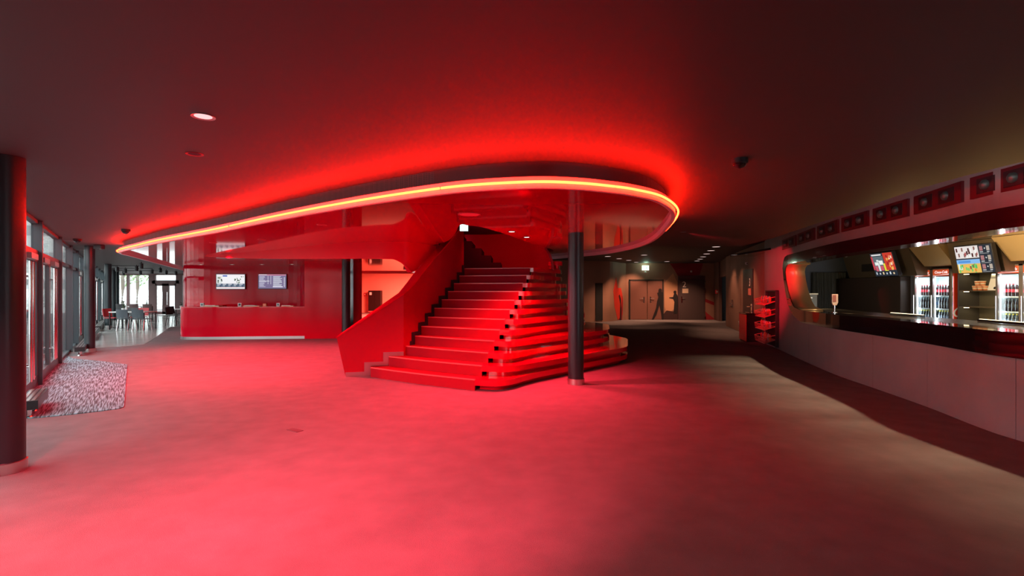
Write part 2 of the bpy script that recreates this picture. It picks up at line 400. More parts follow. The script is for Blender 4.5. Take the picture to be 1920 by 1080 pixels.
# ------------------------------------------------------------------ walls behind and right of the camera
b = MB(); b.box((.3, -4.1, 1.4), (10.8, .2, 2.8)); struct(b.build('wall_rear', mat('dark_wall', (.09, .08, .08), .7)))

# ------------------------------------------------------------------ columns
def column(x, y, r, ztop, label, ring=True):
    t = thing('column', label, 'column', (x, y, 0))
    b = MB(); b.lathe([(r, .07 if ring else 0), (r, ztop)], n=40); b.build('shaft', COLM, t, smooth=True)
    if ring:
        b = MB(); b.lathe([(r + .012, .0), (r + .012, .085), (r, .09)], n=40); b.build('base_ring', STEEL, t, smooth=True)
    return t
column(-4.08, 4.12, .125, HC, 'round dark column cut by the left edge of the picture')
column(-10.08, 12.22, .105, HC, 'round dark column by the windows behind the entrance mat')
column(-16.05, 20.35, .115, HC, 'round dark column left of the cafe table')
column(-19.85, 25.5, .115, HC, 'dark column just behind the one beside the cafe table', False)
column(-21.85, 28.3, .12, HC, 'farthest dark column, near the far glass wall', False)
column(1.0, 8.02, .122, HS, 'round black column standing before the right side of the stairs')
column(-5.06, 15.62, .125, HS, 'black column between the ticket counter wall and the lit corridor', False)

# ------------------------------------------------------------------ ticket counter and its wall
tpath = rounded([(-5.2, 15.75), (-6.05, 15.64), (-7.76, 19.0), (-11.75, 18.27), (-12.95, 20.2), (-12.9, 23), (-9, 24.4)], .9, 8)
tpath[0:1] = [Vector((-5.2, 15.75)), Vector((-5.9, 15.66))]
kc = [i for i, p in enumerate(tpath) if p.x < -10.9][0]
b = MB(); b.wall(tpath[:kc + 1], 0, HS, -.15); struct(b.build('wall_ticket', LACQS, smooth=True), 'satin red wall behind the ticket counter', 'wall')
b = MB(); b.wall(tpath[kc:], 0, HS, -.15); struct(b.build('wall_ticket', LACQ, smooth=True), 'glossy curved red wall end mirroring the windows beside the ticket counter', 'wall')
tk = thing('ticket_counter', 'long curved glossy red ticket counter with steel plinth', 'counter', (-8, 15.7, 0)); tk.location = (0, 0, 0)
cp = rounded([(-6.0, 15.66), (-9.2, 15.3), (-10.05, 15.3), (-10.45, 16.6), (-10.5, 18.3)], 1.0, 9)
b = MB(); b.wall(cp, .085, .955, -.30); b.build('counter_front', LACQS, tk, smooth=True)
b = MB(); b.wall(offset(cp, .015), .955, .98, -.42); b.build('counter_top', LACQ, tk, smooth=True)
b = MB(); b.wall(offset([(-5.2, 15.74)] + cp, .006), 0, .085, -.06); b.build('plinth', STEEL, tk, smooth=True)

def screen(name, label, M, wd, ht, rects, base, thick=.05, bs=1.0, lines=()):
    t = thing(name, label, 'screen'); 
    b = MB(); b.box((0, 0, -thick/2), (wd + .04, ht + .04, thick), M=M); b.build('housing', BLACK, t, bevel=.004)
    b = MB(); b.box((0, 0, .003), (wd, ht, .004), M=M); ms = [glow(name + '_ground_%d' % len(MATS), base, bs)]
    for k, (u0, v0, u1, v1, col) in enumerate(rects):
        mm = glow('screen_%02x%02x%02x' % tuple(int(min(1, c)*255) for c in col), col, bs)
        if mm not in ms: ms.append(mm)
        b.mi(ms.index(mm)); z = .0056 + .0002*k
        P = [M @ Vector(((u - .5)*wd, (.5 - v)*ht, z)) for u, v in ((u0, v1), (u1, v1), (u1, v0), (u0, v0))]
        b.quad(*P)
    o = b.build('display', ms, t)
    return t
def rows(u0, u1, v0, v1, n, col, rag=.4, f=.45):
    out = []
    for i in range(n):
        v = v0 + (v1 - v0)*(i + .2)/n; out.append((u0, v, u1 - random.random()*rag*(u1 - u0), v + (v1 - v0)/n*f, col))
    return out
R1 = [(0, 0, 1, .06, (.85, .75, .8)), (.02, .1, .2, .62, (.75, .8, .78)), (.22, .06, .38, .16, (.12, .2, .55))]
for i in range(9):
    u = .03 + random.random()*.22; v = .16 + random.random()*.4; R1.append((u, v, u + .04, v + .1, random.choice([(.05, .07, .06), (.2, .25, .2), (.5, .45, .35)])))
for i in range(16):
    u = .6 + random.random()*.34; v = .08 + random.random()*.5; R1.append((u, v, u + .035, v + .08, random.choice([(.05, .08, .05), (.12, .22, .12), (.4, .42, .38)])))
R1 += [(0, .64, 1, .88, (.10, .14, .20))]
for i in range(5):
    R1 += [(.03 + i*.195, .67, .15 + i*.195, .71, (.8, .8, .85)), (.03 + i*.195, .76, .11 + i*.195, .80, (.6, .65, .7)), (.12 + i*.195, .82, .16 + i*.195, .87, (.03, .03, .05))]
R1 += [(0, .9, 1, .96, (.9, .7, .72))]
WY = 18.3
def wallscreen(px0, py0, px1, py1, d):
    px = (px0 + px1)/2; r = (px - 960)/F; d = (19.0 + 7.76*.1822)/(1 - r*.1822) - .10
    a = far(px0, py0, d); c = far(px1, py1, d); m = (a + c)/2
    return frame_of(m, (1, .1822, 0), (0, 0, 1)), abs(c.x - a.x), abs(a.z - c.z)
M, wd, ht = wallscreen(408, 514.5, 457, 541.5, WY); screen('film_screen', 'left screen above the ticket counter, white with film pictures', M, wd, ht, R1, (.9, .9, .92), .06)
R2 = [(0, 0, 1, .07, (.7, .25, .35)), (.02, .015, .3, .06, (.85, .8, .85))]
R2 += rows(.03, .28, .12, .9, 12, (.62, .62, .75)) + rows(.53, .86, .12, .9, 11, (.75, .78, .85)) + rows(.33, .36, .1, .7, 10, (.75, .75, .85), 0) + rows(.43, .46, .1, .7, 10, (.75, .75, .85), 0) + rows(.92, .96, .2, .9, 8, (.85, .88, .92), 0)
R2 += [(.02, .46, .4, .49, (.9, .9, .95)), (.52, .84, .88, .9, (.85, .85, .95))]
M, wd, ht = wallscreen(486.5, 514.5, 535, 541, WY); screen('programme_screen', 'right screen above the ticket counter, purple with rows of showtimes', M, wd, ht, R2, (.21, .17, .30), .06)
# things on the ticket counter
for k, px in enumerate((379.5, 450, 522)):
    p = far(px, 574, 15.72); t = thing('customer_display', ['small white framed display on the left of the ticket counter', 'small white framed display in the middle of the ticket counter', 'small white framed display on the right of the ticket counter'][k], 'display', (p.x, p.y, .98))
    b = MB(); b.box((0, 0, .055), (.11, .06, .11)); b.build('case', WHITE, t, bevel=.006)
    b = MB(); b.box((0, -.032, .058), (.06, .006, .06)); b.build('screen', BLACKG, t)
for k, (p0, p1) in enumerate(((385, 414), (459, 489), (530, 553))):
    a = far(p0, 574, 15.72); c = far(p1, 574, 15.72); t = thing('writing_tray', ['pale tray left on the ticket counter near its rounded end', 'pale tray on the middle of the ticket counter below the screens', 'pale tray on the right of the ticket counter'][k], 'tray', ((a.x + c.x)/2, a.y, .98))
    b = MB(); b.box((0, 0, .015), (c.x - a.x, .2, .03)); b.build('tray_base', mat('pale_wood', (.75, .55, .38), .5), t, bevel=.004)
    b = MB(); b.box((-(c.x - a.x)*.12, 0, .036), ((c.x - a.x)*.7, .17, .012)); b.build('papers', WHITE, t)
p = far(497, 574, 15.72); t = thing('card_box', 'small orange box on the ticket counter under the programme screen', 'box', (p.x, p.y, .98))
b = MB(); b.box((0, 0, .05), (.11, .07, .09)); b.build('box_body', mat('orange_card', (.8, .18, .06), .5), t, bevel=.003)
b = MB(); b.box((0, -.037, .05), (.07, .004, .04)); b.build('front_label', mat('salmon', (.85, .4, .25), .5), t)
p = far(577.5, 574, 15.72); t = thing('leaflet_stand', 'white wire leaflet stand at the right end of the ticket counter', 'stand', (p.x, p.y, .98))
b = MB(); b.tube([(0, 0, 0), (0, 0, .13)], .008); b.box((0, 0, .006), (.13, .09, .012)); b.tube([(-.06, 0, .03), (0, 0, .06), (.06, 0, .03)], .006); b.build('wire_frame', WHITE, t)

# downlights
def downlight(x, y, z, label, col=(1, .75, .6), strength=6., spot=None, r=.055, name='downlight', group=None, aim=None, cone=1.7, ring=None):
    t = thing(name, label, 'ceiling light', (x, y, z), 0, group)
    b = MB(); b.lathe([(r, -.001), (r + .018, -.006), (r + .018, -.0), (r + .012, .002)], n=20); b.build('trim_ring', ring or BLACK, t, smooth=True)
    b = MB(); b.lathe([(r, -.003), (r*.5, -.0045), (0, -.005)][::-1] if False else [(.0005, -.005), (r*.5, -.0045), (r, -.002)], n=20); b.build('lens', glow('lens_%d_%s' % (int(strength*10), '%02x%02x%02x' % tuple(int(c*255) for c in col)), col, strength), t)
    if spot:
        lamp('bulb', 'SPOT', (0, 0, -.03), spot[0], spot[1], t, .05, aim if aim else (0, 0, -3), cone, .8)
        # keep aim relative to the fitting
    return t
RS = (1.0, .03, .06)
for k, (px, py) in enumerate(((376.6, 496.3), (435, 496), (491, 495.8), (547.5, 495.5))):
    p = at(px, py, HS); downlight(p.x, p.y, HS, ['leftmost', 'second from left', 'third from left', 'rightmost'][k] + ' of the row of downlights above the ticket counter', (1, .72, .62), 3., (50, RS), .06)
for k, (px, py, e) in enumerate(((959.4, 434.3, 700), (987.6, 444.7, 480))):
    p = at(px, py, HS); downlight(p.x, p.y, HS, ['lit downlight in the canopy above the stairs, the nearer one', 'small lit downlight in the canopy above the stairs, the farther one'][k], (1, .8, .75), 4., (e, RS), .045, cone=2.2)
p = at(880, 402, HS); downlight(p.x, p.y, HS, 'wide dim red downlight in the canopy left of the stairs', (.8, .01, .02), .9, (330, RS), .12, cone=2.2, ring=REDM)
for k, (x, y, e) in enumerate(((-2.6, 7.0, 220), (-4.4, 9.0, 900), (-7.0, 12.4, 800), (-3.6, 12.6, 700), (-5.6, 9.6, 500))):  # extra lamps added to brighten the carpet under the canopy
    downlight(x, y, HS, 'added flush red downlight in the canopy, ' + ['above the carpet left of the stairs', 'between the stairs and the entrance mat', 'in front of the ticket counter', 'behind the stair wall near the counter', 'beside the rim toward the entrance mat', 'just inside the near neon rim'][k], (.7, .01, .02), .6, (e, RS), .05, cone=2.5, ring=REDM)
# ceiling fittings of the foyer
p = at(381, 218, HC); t = downlight(p.x, p.y, HC, 'lit eyeball downlight in the dark ceiling, upper left', (1, .45, .45), 1.6, (170, (1, .10, .14)), .05, cone=1.9, ring=STEEL)
p = at(365, 288.5, HC); downlight(p.x, p.y, HC, 'unlit recessed downlight behind the eyeball light in the dark ceiling', (.25, .02, .03), .5, None, .045, ring=REDM)
for k, (x, y, e, ax, ay) in enumerate(((-2.6, 1.3, 1250, -2.5, 4.1), (-1.0, 1.3, 1150, -.9, 3.8), (-1.9, .2, 600, -1.5, 2.6))):  # spots added out of view to brighten the foyer carpet
    t = downlight(x, y, HC, 'added tilted foyer downlight, unseen, ' + ['above left of the camera', 'above the camera', 'behind the camera'][k], (1, .45, .45), 1.2, (e*1.2, (1, .055, .098)), .05, cone=1.15, ring=STEEL, aim=(ax - x, ay - y, -HC))
def dome_camera(x, y, z, label, r=.07):
    t = thing('dome_camera', label, 'security camera', (x, y, z))
    b = MB(); b.lathe([(r*1.15, 0), (r*1.15, -.035), (r, -.04)][::-1], n=20); b.build('mount_base', BLACK, t, smooth=True)
    b = MB(); b.lathe([(.001, -.04 - r*.75), (r*.6, -.04 - r*.55), (r*.9, -.04 - r*.2), (r*.9, -.04)], n=20); b.build('dome', BLACKG, t, smooth=True)
p = at(1387, 298, HC); dome_camera(p.x, p.y, HC, 'black dome camera on the dark ceiling right of the canopy', .055)
p = at(145, 448, HC); dome_camera(p.x, p.y, HC, 'dome camera on the ceiling by the window wall', .065)
p = at(236, 430, HC); dome_camera(p.x, p.y, HC, 'small black ceiling detector above the left tip of the neon', .06)
p = at(186, 459, HC); t = thing('spot_box', 'black box light under the ceiling right of the window column', 'ceiling light', (p.x, p.y, HC))
b = MB(); b.box((0, 0, -.05), (.18, .12, .10)); b.build('housing', BLACK, t, bevel=.01)
b = MB(); b.lathe([(.001, -.13), (.04, -.125), (.05, -.12)], (.04, -.03, .02), 12); b.build('lens', CHROME, t)
for k, (px, py) in enumerate(((128, 450.5), (156, 468))):
    p = at(px, py, HC); t = thing('ceiling_vent', ['flat round vent left of the dome camera by the windows', 'flat round vent behind the dome camera by the windows'][k], 'vent', (p.x, p.y, HC))
    b = MB(); b.lathe([(.001, -.012), (.12, -.012), (.15, 0)], n=24); b.build('grille', mat('grey_grille', (.12, .09, .09), .5), t)
p = at(1281, 435, HC); downlight(p.x, p.y, HC, 'tiny black spot in the ceiling right of the canopy', (.2, .1, .1), .3, (2400, (1, .01, .03)), .03, aim=(3.7, 3.9, -1.0), cone=.55)
# track spots over the cafe
proto = None
for k, (px, py) in enumerate(((265, 496.6), (256, 501.7), (220, 502.7), (235, 506), (285, 507.6), (300.5, 505), (263.6, 510.3), (231.5, 511.2), (311.8, 509), (330, 510.9))):
    p = at(px, py, 2.42)
    lb = 'black track spotlight over the cafe, ' + ORD[k] + ' of ten counted from the nearest'
    if proto is None:
        proto = thing('track_spotlight', lb, 'spotlight', (p.x, p.y, HC), 0, 'track spotlights over the cafe')
        b = MB(); b.lathe([(.001, -.26), (.065, -.255), (.065, -.06), (.03, -.05)], n=14); b.build('lamp_can', BLACK, proto, smooth=True)
        b = MB(); b.tube([(0, 0, -.06), (0, 0, 0)], .015, 8); b.build('stem', BLACK, proto)
    else: dup(proto, (p.x, p.y, HC), None, lb)
for k, py in enumerate((497.5, 502.5, 507)):
    a = at(205, py, HC); c = at(262 + 22*k, py + .6, HC); b = MB(); b.tube([(a.x, a.y, HC - .012), (c.x, c.y, HC - .012)], .012, 6)
    tag(b.build('lighting_track', BLACK), ['nearest', 'middle', 'farthest'][k] + ' black lighting track on the cafe ceiling', 'light track')

# ------------------------------------------------------------------ staircase
RISE = .161
L = [(-2.39, 8.65), (-2.13, 8.85), (-1.89, 9.05), (-1.756, 9.25), (-1.68, 9.45), (-1.588, 9.65), (-1.498, 9.85), (-1.386, 10.05), (-1.288, 10.25), (-1.193, 10.45), (-1.10, 10.65), (-1.015, 10.87)]
L = [Vector(p) for p in L]
RR = {1: [(2.34, 10.35), (2.78, 12.3), (2.5, 13.3)], 2: [(2.05, 10.75), (2.38, 12.6), (2.0, 13.4)], 3: [(1.58, 11.0), (1.75, 12.7), (1.6, 13.4)], 4: [(1.36, 11.25), (1.5, 12.8), (1.4, 13.4)], 5: [(1.24, 11.5), (1.35, 12.9), (1.2, 13.4)], 6: [(1.16, 11.75), (1.2, 12.9), (1.1, 13.4)], 7: [(1.12, 11.2), (1.15, 12.9), (1.05, 13.4)]}
def Cn(n): return Vector((-.11 + .055*(n-1), 7.34 + .285*(n-1)))
st = thing('staircase', 'wide red carpeted staircase with glossy bench steps rising under the canopy', 'staircase')
NOSE = mat('step_nosing', (.75, .12, .13), .3)
for n in range(1, 13):
    l = L[n-1]; c = Cn(n); k = 1 - (n-1)/11; jx = -.54 + .083*(n-1)
    t = (jx - l.x)/(c.x - l.x); j = l.lerp(c, t) - Vector((0, .13*k)); md = l.lerp(j, .5) - Vector((0, .05*k))
    q = catmull([l, md, j], 5); z0, z1 = (n-1)*RISE, n*RISE
    back = [(j.x + .02, 13.4), (-1.02, 13.4)] + [tuple(p) for p in L[n-1:][::-1]][:-1]
    b = MB(); b.prism([tuple(p) for p in q] + back, z0, z1); s_ = b.build('carpeted_step', REDC, st)
    b = MB(); b.sweep(q, [(.004, z1 - .012), (.004, z1 + .004), (-.03, z1 + .004), (-.03, z1 - .012)]); b.build('nosing', NOSE, s_)
    m_ = (n + 1)//2; R = [Vector(p) for p in RR[m_]]; c2 = Cn(2*m_)
    if n % 2 == 0: fp = [j, c] + R
    else:
        e = c2.lerp(R[0], .16); fp = [j, c, e] + R
    rp = rounded(fp, .34, 7); rp = [j] + rp[1:] + [Vector((j.x, 13.4))]
    b = MB(); b.prism([tuple(p) for p in rp], z1 - .085, z1); b.build('bench_slab', LACQ, st)
    core = rounded(fp, .34, 7); core = offset(core, .13); core = [core[0] + Vector((.03, 0))] + core[1:] + [Vector((j.x + .03, 13.35))]
    b = MB(); b.prism([tuple(p) for p in core], z0, z1 - .085); b.build('bench_recess', LACQ, st)
for n in (13,):
    z1 = n*RISE; fp = [Vector((.80, 11.2)), Vector((.95, 10.95))] + [Vector(p) for p in RR[7]]
    b = MB(); rp = rounded(fp, .15, 5) + [Vector((.80, 13.4))]; b.prism([tuple(p) for p in rp], z1 - .085, z1); b.build('bench_slab', LACQ, st)
    b = MB(); rp = rounded([p + Vector((.03, .07)) for p in fp[:2]] + [Vector((1.06, 11.3)), Vector((1.06, 13.3))], .1) + [Vector((.85, 13.3))]; b.prism([tuple(p) for p in rp], z1 - RISE, z1 - .085); b.build('bench_recess', LACQ, st)
# upper flight going up to the left behind the parapet, dark
for k in range(6):
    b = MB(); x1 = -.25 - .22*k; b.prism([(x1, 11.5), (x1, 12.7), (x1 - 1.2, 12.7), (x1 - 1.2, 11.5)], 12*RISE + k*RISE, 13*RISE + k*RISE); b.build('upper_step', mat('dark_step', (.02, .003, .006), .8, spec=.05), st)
# curved red wall behind the top of the stairs, its end swept down
pw = catmull([(.86, 10.98), (.80, 11.5), (.3, 12.5), (-.9, 12.95), (-2.2, 12.6)], 6)
pin = catmull([(.70, 11.0), (.66, 11.6), (.3, 12.5), (-.9, 12.95), (-2.2, 12.6)], 6)
b = MB(); z_ = [12*RISE - .02, 2.02, 2.12, 2.22, 2.3, 2.36, 4.6]; fr = [0, .06, .22, .45, .72, 1, 1.]
vs = []; 
for zz, f_ in zip(z_, fr):
    ring = [p.lerp(q_, f_) for p, q_ in zip(pw, pin)]; ro = offset(ring, -.05)
    vs += [(p.x, p.y, zz) for p in ring] + [(p.x, p.y, zz) for p in ro]
N = len(pw); fs = []
for a in range(len(z_) - 1):
    for i in range(N - 1):
        for off in (0, N): fs.append((a*2*N + off + i, a*2*N + off + i + 1, (a+1)*2*N + off + i + 1, (a+1)*2*N + off + i))
    for i in (0, N - 1): fs.append((a*2*N + i, a*2*N + N + i, (a+1)*2*N + N + i, (a+1)*2*N + i))
b.add(vs, fs); b.build('curved_back_wall', mat('back_wall_red', (.30, .004, .014), .3), st, smooth=True)
# parapet: front face from nose to fold, then up along the steps
Pin = [Vector((-2.83, 8.70)), Vector((-1.90, 8.97))] + [Vector((p.x - .01, p.y + .01)) for p in L[3:]] 
Ztop = [.66, 1.39] + [n*RISE + .93 for n in range(4, 13)]
Pout = offset(Pin, .15)
Pout[0] = Pin[0] + Vector((-.02, .16))
b = MB(); fs = []; vs = []
for i, (a, o, z) in enumerate(zip(Pin, Pout, Ztop)):
    sh = Vector((-.13, -.05)) if i == 0 else Vector((0, 0))
    vs += [(a.x, a.y, 0), (o.x, o.y, 0), (o.x + sh.x, o.y + sh.y, z + .0), (a.x + sh.x, a.y + sh.y, z)]
for i in range(len(Pin) - 1):
    for j in range(4): fs.append((i*4 + j, i*4 + (j+1) % 4, (i+1)*4 + (j+1) % 4, (i+1)*4 + j))
fs += [(0, 1, 2, 3), tuple((len(Pin)-1)*4 + j for j in (3, 2, 1, 0))]
b.add(vs, fs); par = b.build('parapet', mat('parapet_red', (.40, .002, .018), .22), st)
b = MB(); vs = []; fs = []
for i, (a, o, z) in enumerate(zip(Pin, Pout, Ztop)):
    sh = Vector((-.13, -.05)) if i == 0 else Vector((0, 0)); d_ = (o - a).normalized()*.012
    for p_ in (a - d_, o + d_): vs += [(p_.x + sh.x, p_.y + sh.y, z), (p_.x + sh.x, p_.y + sh.y, z + .03)]
for i in range(len(Pin) - 1):
    k0, k1 = i*4, (i+1)*4
    fs += [(k0, k0+1, k1+1, k1), (k0+2, k1+2, k1+3, k0+3), (k0+1, k0+3, k1+3, k1+1), (k0, k1, k1+2, k0+2)]
fs += [(0, 2, 3, 1), tuple((len(Pin)-1)*4 + j for j in (0, 1, 3, 2))]
b.add(vs, fs); b.build('coping', LACQ, par)
# steel skirting stepping along the front face, dark skirting along the flight
def skirt(b, p, q, z0, z1, t=.015):
    d_ = (q - p); n_ = Vector((d_.y, -d_.x)).normalized()*t
    b.hexa([(r.x, r.y, z0) for r in (p, q, q + n_, p + n_)] + [(r.x, r.y, z1) for r in (p, q, q + n_, p + n_)])
b = MB(); f0, f1 = Pin[0], Pin[1]
def onf(px):            # point of the front face seen at column px
    r = (px - 960)/F; dx, dy = f1.x - f0.x, f1.y - f0.y; t = (r*f0.y - f0.x)/(dx - r*dy); return f0 + (f1 - f0)*t
skirt(b, f0, onf(695), 0, .07); skirt(b, onf(683), onf(695), .07, RISE + .07); skirt(b, onf(695), onf(729), RISE, RISE + .07); skirt(b, onf(718.5), onf(729), RISE + .07, 2*RISE + .07); skirt(b, onf(729), f1, 2*RISE, 2*RISE + .07)
b.build('steel_skirting', STEEL, st)
b = MB()
for n in range(3, 12):
    a = Vector((L[n-1].x - .005, L[n-1].y)); c = Vector((L[n].x - .005, L[n].y)); d_ = (c - a).normalized()
    skirt(b, a, c, n*RISE, n*RISE + .075, .012); skirt(b, c - d_*.08, c, n*RISE + .075, (n+1)*RISE + .07, .012)
b.build('black_skirting', BLACKM, st)
# the ribbon fascia that hangs from the canopy and runs into the parapet
rb = [(-7.95, 13.25, 2.355), (-7.2, 12.7, 2.28), (-6.3, 12.05, 2.225), (-5.2, 11.2, 2.16), (-4.1, 10.3, 2.10), (-3.3, 9.75, 2.07), (-2.56, 9.44, 2.05), (-2.2, 9.40, 2.04), (-2.03, 9.42, 1.97), (-1.93, 9.46, 1.88), (-1.87, 9.53, 1.80), (-1.80, 9.64, 1.84), (-1.72, 9.82, 1.98), (-1.62, 10.05, 2.12), (-1.52, 10.25, 2.25)]
pts = catmull([p[:2] for p in rb], 4); zz = []
for i in range(len(rb) - 1):
    for k in range(4): zz.append(rb[i][2] + (rb[i+1][2] - rb[i][2])*k/4)
zz.append(rb[-1][2]); po = offset(pts, .10); vs = []; fs = []
for p_, o_, z in zip(pts, po, zz): vs += [(p_.x, p_.y, z), (p_.x, p_.y, HS), (o_.x, o_.y, HS), (o_.x, o_.y, z)]
for i in range(len(pts) - 1):
    for j in range(4): fs.append((i*4 + j, i*4 + (j+1) % 4, (i+1)*4 + (j+1) % 4, (i+1)*4 + j))
fs += [(0, 1, 2, 3), tuple((len(pts)-1)*4 + j for j in (3, 2, 1, 0))]
b = MB(); b.add(vs, fs); b.build('ribbon_fascia', mat('ribbon_red', (.78, .002, .024), .4, spec=.12), cn, smooth=True)
# small luminous sign in the stair opening
p = far(870, 427, 8.6); t = thing('emergency_sign', 'small white luminous sign hanging in the stair opening', 'sign', p)
b = MB(); b.box((0, 0, 0), (.135, .05, .11)); b.build('casing', glow('sign_white', (.75, 1, .97), 1.3), t)
b = MB(); b.tube([(0, .0, .055), (0, 0, .5)], .006); b.build('rod', BLACK, t)

# ------------------------------------------------------------------ lit corridor behind the stairs
CW = mat('corridor_wall', (.78, .33, .26), .5)
b = MB(); b.wall([(-4.6, 34.6), (-9.95, 34.6)], 0, HB, .15); struct(b.build('wall_corridor', CW), 'bright salmon wall at the end of the lit corridor', 'wall')
b = MB(); b.box((-10.15, 34.9, 1.44), (.4, 1.0, HB)); b.build('wall_corridor', CW); struct(bpy.context.scene.objects[-1] if False else C.objects['wall_corridor.001'])
b = MB(); b.wall([(-10.3, 36.75), (-12.2, 36.75)], 0, HB, .15); struct(b.build('wall_corridor', CW))
b = MB(); b.wall([(-4.75, 16.2), (-4.95, 16.3), (-11.6, 36.5)], 0, HB, .1); struct(b.build('wall_corridor', REDM))
b = MB(); b.wall([(-2.8, 34.6), (-1.2, 24), (-.4, 14.5)], 0, HB, .1); struct(b.build('wall_corridor', REDM))
b = MB(); b.wall([(-7.3, 20.2), (-5.6, 19.2)], 0, .42, .15); 
def cabinet(px0, px1, ptop, d, label, col):
    a = far(px0, ptop, d); c = far(px1, ptop, d); t = thing('corridor_cabinet', label, 'cabinet', ((a.x + c.x)/2, d + .25, 0))
    wd = c.x - a.x; h = a.z
    b = MB(); b.box((0, 0, h/2), (wd, .5, h)); b.build('body', col, t, bevel=.01)
    for k in (-1, 1):
        b = MB(); b.box((k*wd*.245, -.265, h*.55), (wd*.47, .03, h*.86)); b.build('door', col, t, bevel=.006)
    b = MB(); b.box((0, -.27, .10), (wd, .04, .10)); b.build('kick_plate', STEEL, t)
    b = MB(); b.box((-wd*.3, -.285, h*.86), (wd*.18, .004, .18)); b.build('notice', WHITE, t)
cabinet(690.5, 713.5, 544.6, 33.9, 'black cabinet with a white notice against the lit corridor wall', mat('cabinet_black', (.015, .006, .006), .5, spec=.2))
cabinet(668.5, 679.5, 544.6, 35.9, 'dark red cabinet in the alcove left of the black one', mat('cabinet_red', (.25, .01, .015), .4))
p = far(684.5, 552, 34.36); t = thing('fire_alarm', 'small red call point on the pillar beside the black cabinet', 'fire alarm', p)
b = MB(); b.box((0, 0, 0), (.13, .05, .2)); b.build('call_box', REDM, t, bevel=.005); b = MB(); b.box((0, -.028, 0), (.07, .006, .08)); b.build('button_plate', WHITE, t)
for k, (px, py) in enumerate(((675, 490), (675, 505))):
    p = far(px, py, 33.0); t = thing('hanging_speaker', ['upper', 'lower'][k] + ' black box hung from the ceiling in the corridor mouth', 'speaker', p)
    b = MB(); b.box((0, 0, 0), (.2, .2, .2)); b.build('box_body', BLACK, t, bevel=.01); b = MB(); b.tube([(0, 0, .1), (0, 0, HB - p.z)], .012); b.build('rod', BLACK, t)
for k, (x, y) in enumerate(((-6.6, 30.5), (-5.6, 23), (-4.6, 27))):
    t = thing('tube_light', 'long ceiling tube light in the corridor, ' + ['nearest its end wall', 'in its middle', 'by its right wall'][k], 'ceiling light', (x, y, HB))
    b = MB(); b.box((0, 0, -.03), (1.8, .14, .06)); b.build('housing', WHITE, t); b = MB(); b.box((0, 0, -.068), (1.7, .08, .012)); b.build('diffuser', glow('tube_pink', (1, .30, .22), 6), t)
    lamp('tube', 'AREA', (0, 0, -.09), [1500, 500, 500][k], (1, .20, .13), t, 1.7, (0, 0, -3), sy=.1)

# ------------------------------------------------------------------ back hall with the printed mural
MUR = mat('mural_brown', (.36, .19, .13), .6, vary=.18, vscale=.8)
bp = catmull([(-1.3, 22.0), (-.4, 22.4), (1.6, 23.3), (3.4, 24.0), (4.7, 24.6), (5.45, 25.7), (5.9, 26.2)], 5)
b = MB(); b.wall(bp, 0, HB, .12); struct(b.build('wall_mural', MUR, smooth=True), 'curved brown printed wall right of the stairs', 'wall')
wb = MB(); wb.box((8.6, 26.2, HB/2), (5.6, .2, HB)); wall_back = wb.build('wall_hall', MUR); struct(wall_back, 'brown printed end wall of the hall with silhouettes', 'wall')
YB = 26.1
def hp(px, py, d=YB): return far(px, py, d)
sil = mat('mural_ink', (.012, .008, .01), .6); silr = mat('mural_red', (.30, .01, .02), .6); silp = mat('mural_glow', (.62, .32, .18), .6); silo = mat('mural_red_glow', (.75, .04, .02), .6)
def mural(poly, mm, d=YB - .012, th=.008, name='mural_print', parent=wall_back):
    b = MB(); a = [hp(x, y, d) for x, y in poly]; n = len(a)
    b.add([(p.x, d, p.z) for p in a] + [(p.x, d + th, p.z) for p in a], [list(range(n)), list(range(n, 2*n))[::-1]] + [(i, n+i, n+(i+1) % n, (i+1) % n) for i in range(n)])
    return b.build(name, mm, parent)
mural([(1256, 494), (1300, 494), (1318, 494), (1312, 515), (1296, 517), (1271, 517), (1264, 505)], silr)
mural([(1322, 560), (1340, 567), (1340, 573), (1322, 566)], silr); mural([(1322, 584), (1340, 598), (1340, 600), (1322, 600)], mat('mural_red_b', (.4, .02, .03), .6))
mural([(1246, 530), (1262, 512), (1270, 530), (1270, 575), (1250, 590), (1246, 575)], silp, YB - .006)
mural([(1243, 600), (1243, 590), (1250, 582), (1262, 584), (1271, 578), (1271, 600)], mat('mural_floor_shadow', (.05, .02, .02), .6))  # floor shadow behind the figure, painted as a dark shape
mural([(1255, 559), (1255, 557.5), (1262, 557), (1263, 553), (1264, 551), (1263, 549), (1263, 546.5), (1264.5, 545), (1267, 545), (1268.5, 547), (1268, 550), (1269.5, 552.5), (1271, 556), (1271, 575), (1269.5, 588), (1263, 588), (1264, 572), (1264.5, 566), (1262, 560.5)], sil, YB - .02)
# double door
dd = bpy.data.objects.new('door_30', None); C.objects.link(dd); struct(dd)
DOORM = mat('door_brown', (.24, .10, .075), .5)
b = MB(); x0, x1 = xa(1179, YB), xa(1243.5, YB); zt = 2.03
for x in (x0 + .03, x1 - .03): b.box((x, YB - .02, zt/2), (.07, .1, zt))
b.box(((x0 + x1)/2, YB - .02, zt - .02), (x1 - x0, .1, .07)); b.build('frame', BLACKM, dd)
for k, (p0, p1) in enumerate(((1181, 1212), (1214, 1242))):
    a, c = xa(p0, YB), xa(p1, YB); b = MB(); b.box(((a + c)/2, YB - .03, 1.0), (c - a, .05, 1.96)); lf = b.build('leaf', DOORM, dd)
    hx = c - .14 if k == 0 else a + .14; s = -1 if k == 0 else 1
    b = MB(); b.box((hx, YB - .062, 1.02), (.06, .012, .3)); b.tube([(hx, YB - .06, 1.08), (hx, YB - .12, 1.08), (hx + s*.18, YB - .12, 1.08)], .014, 8); b.build('handle', CHROME, lf)
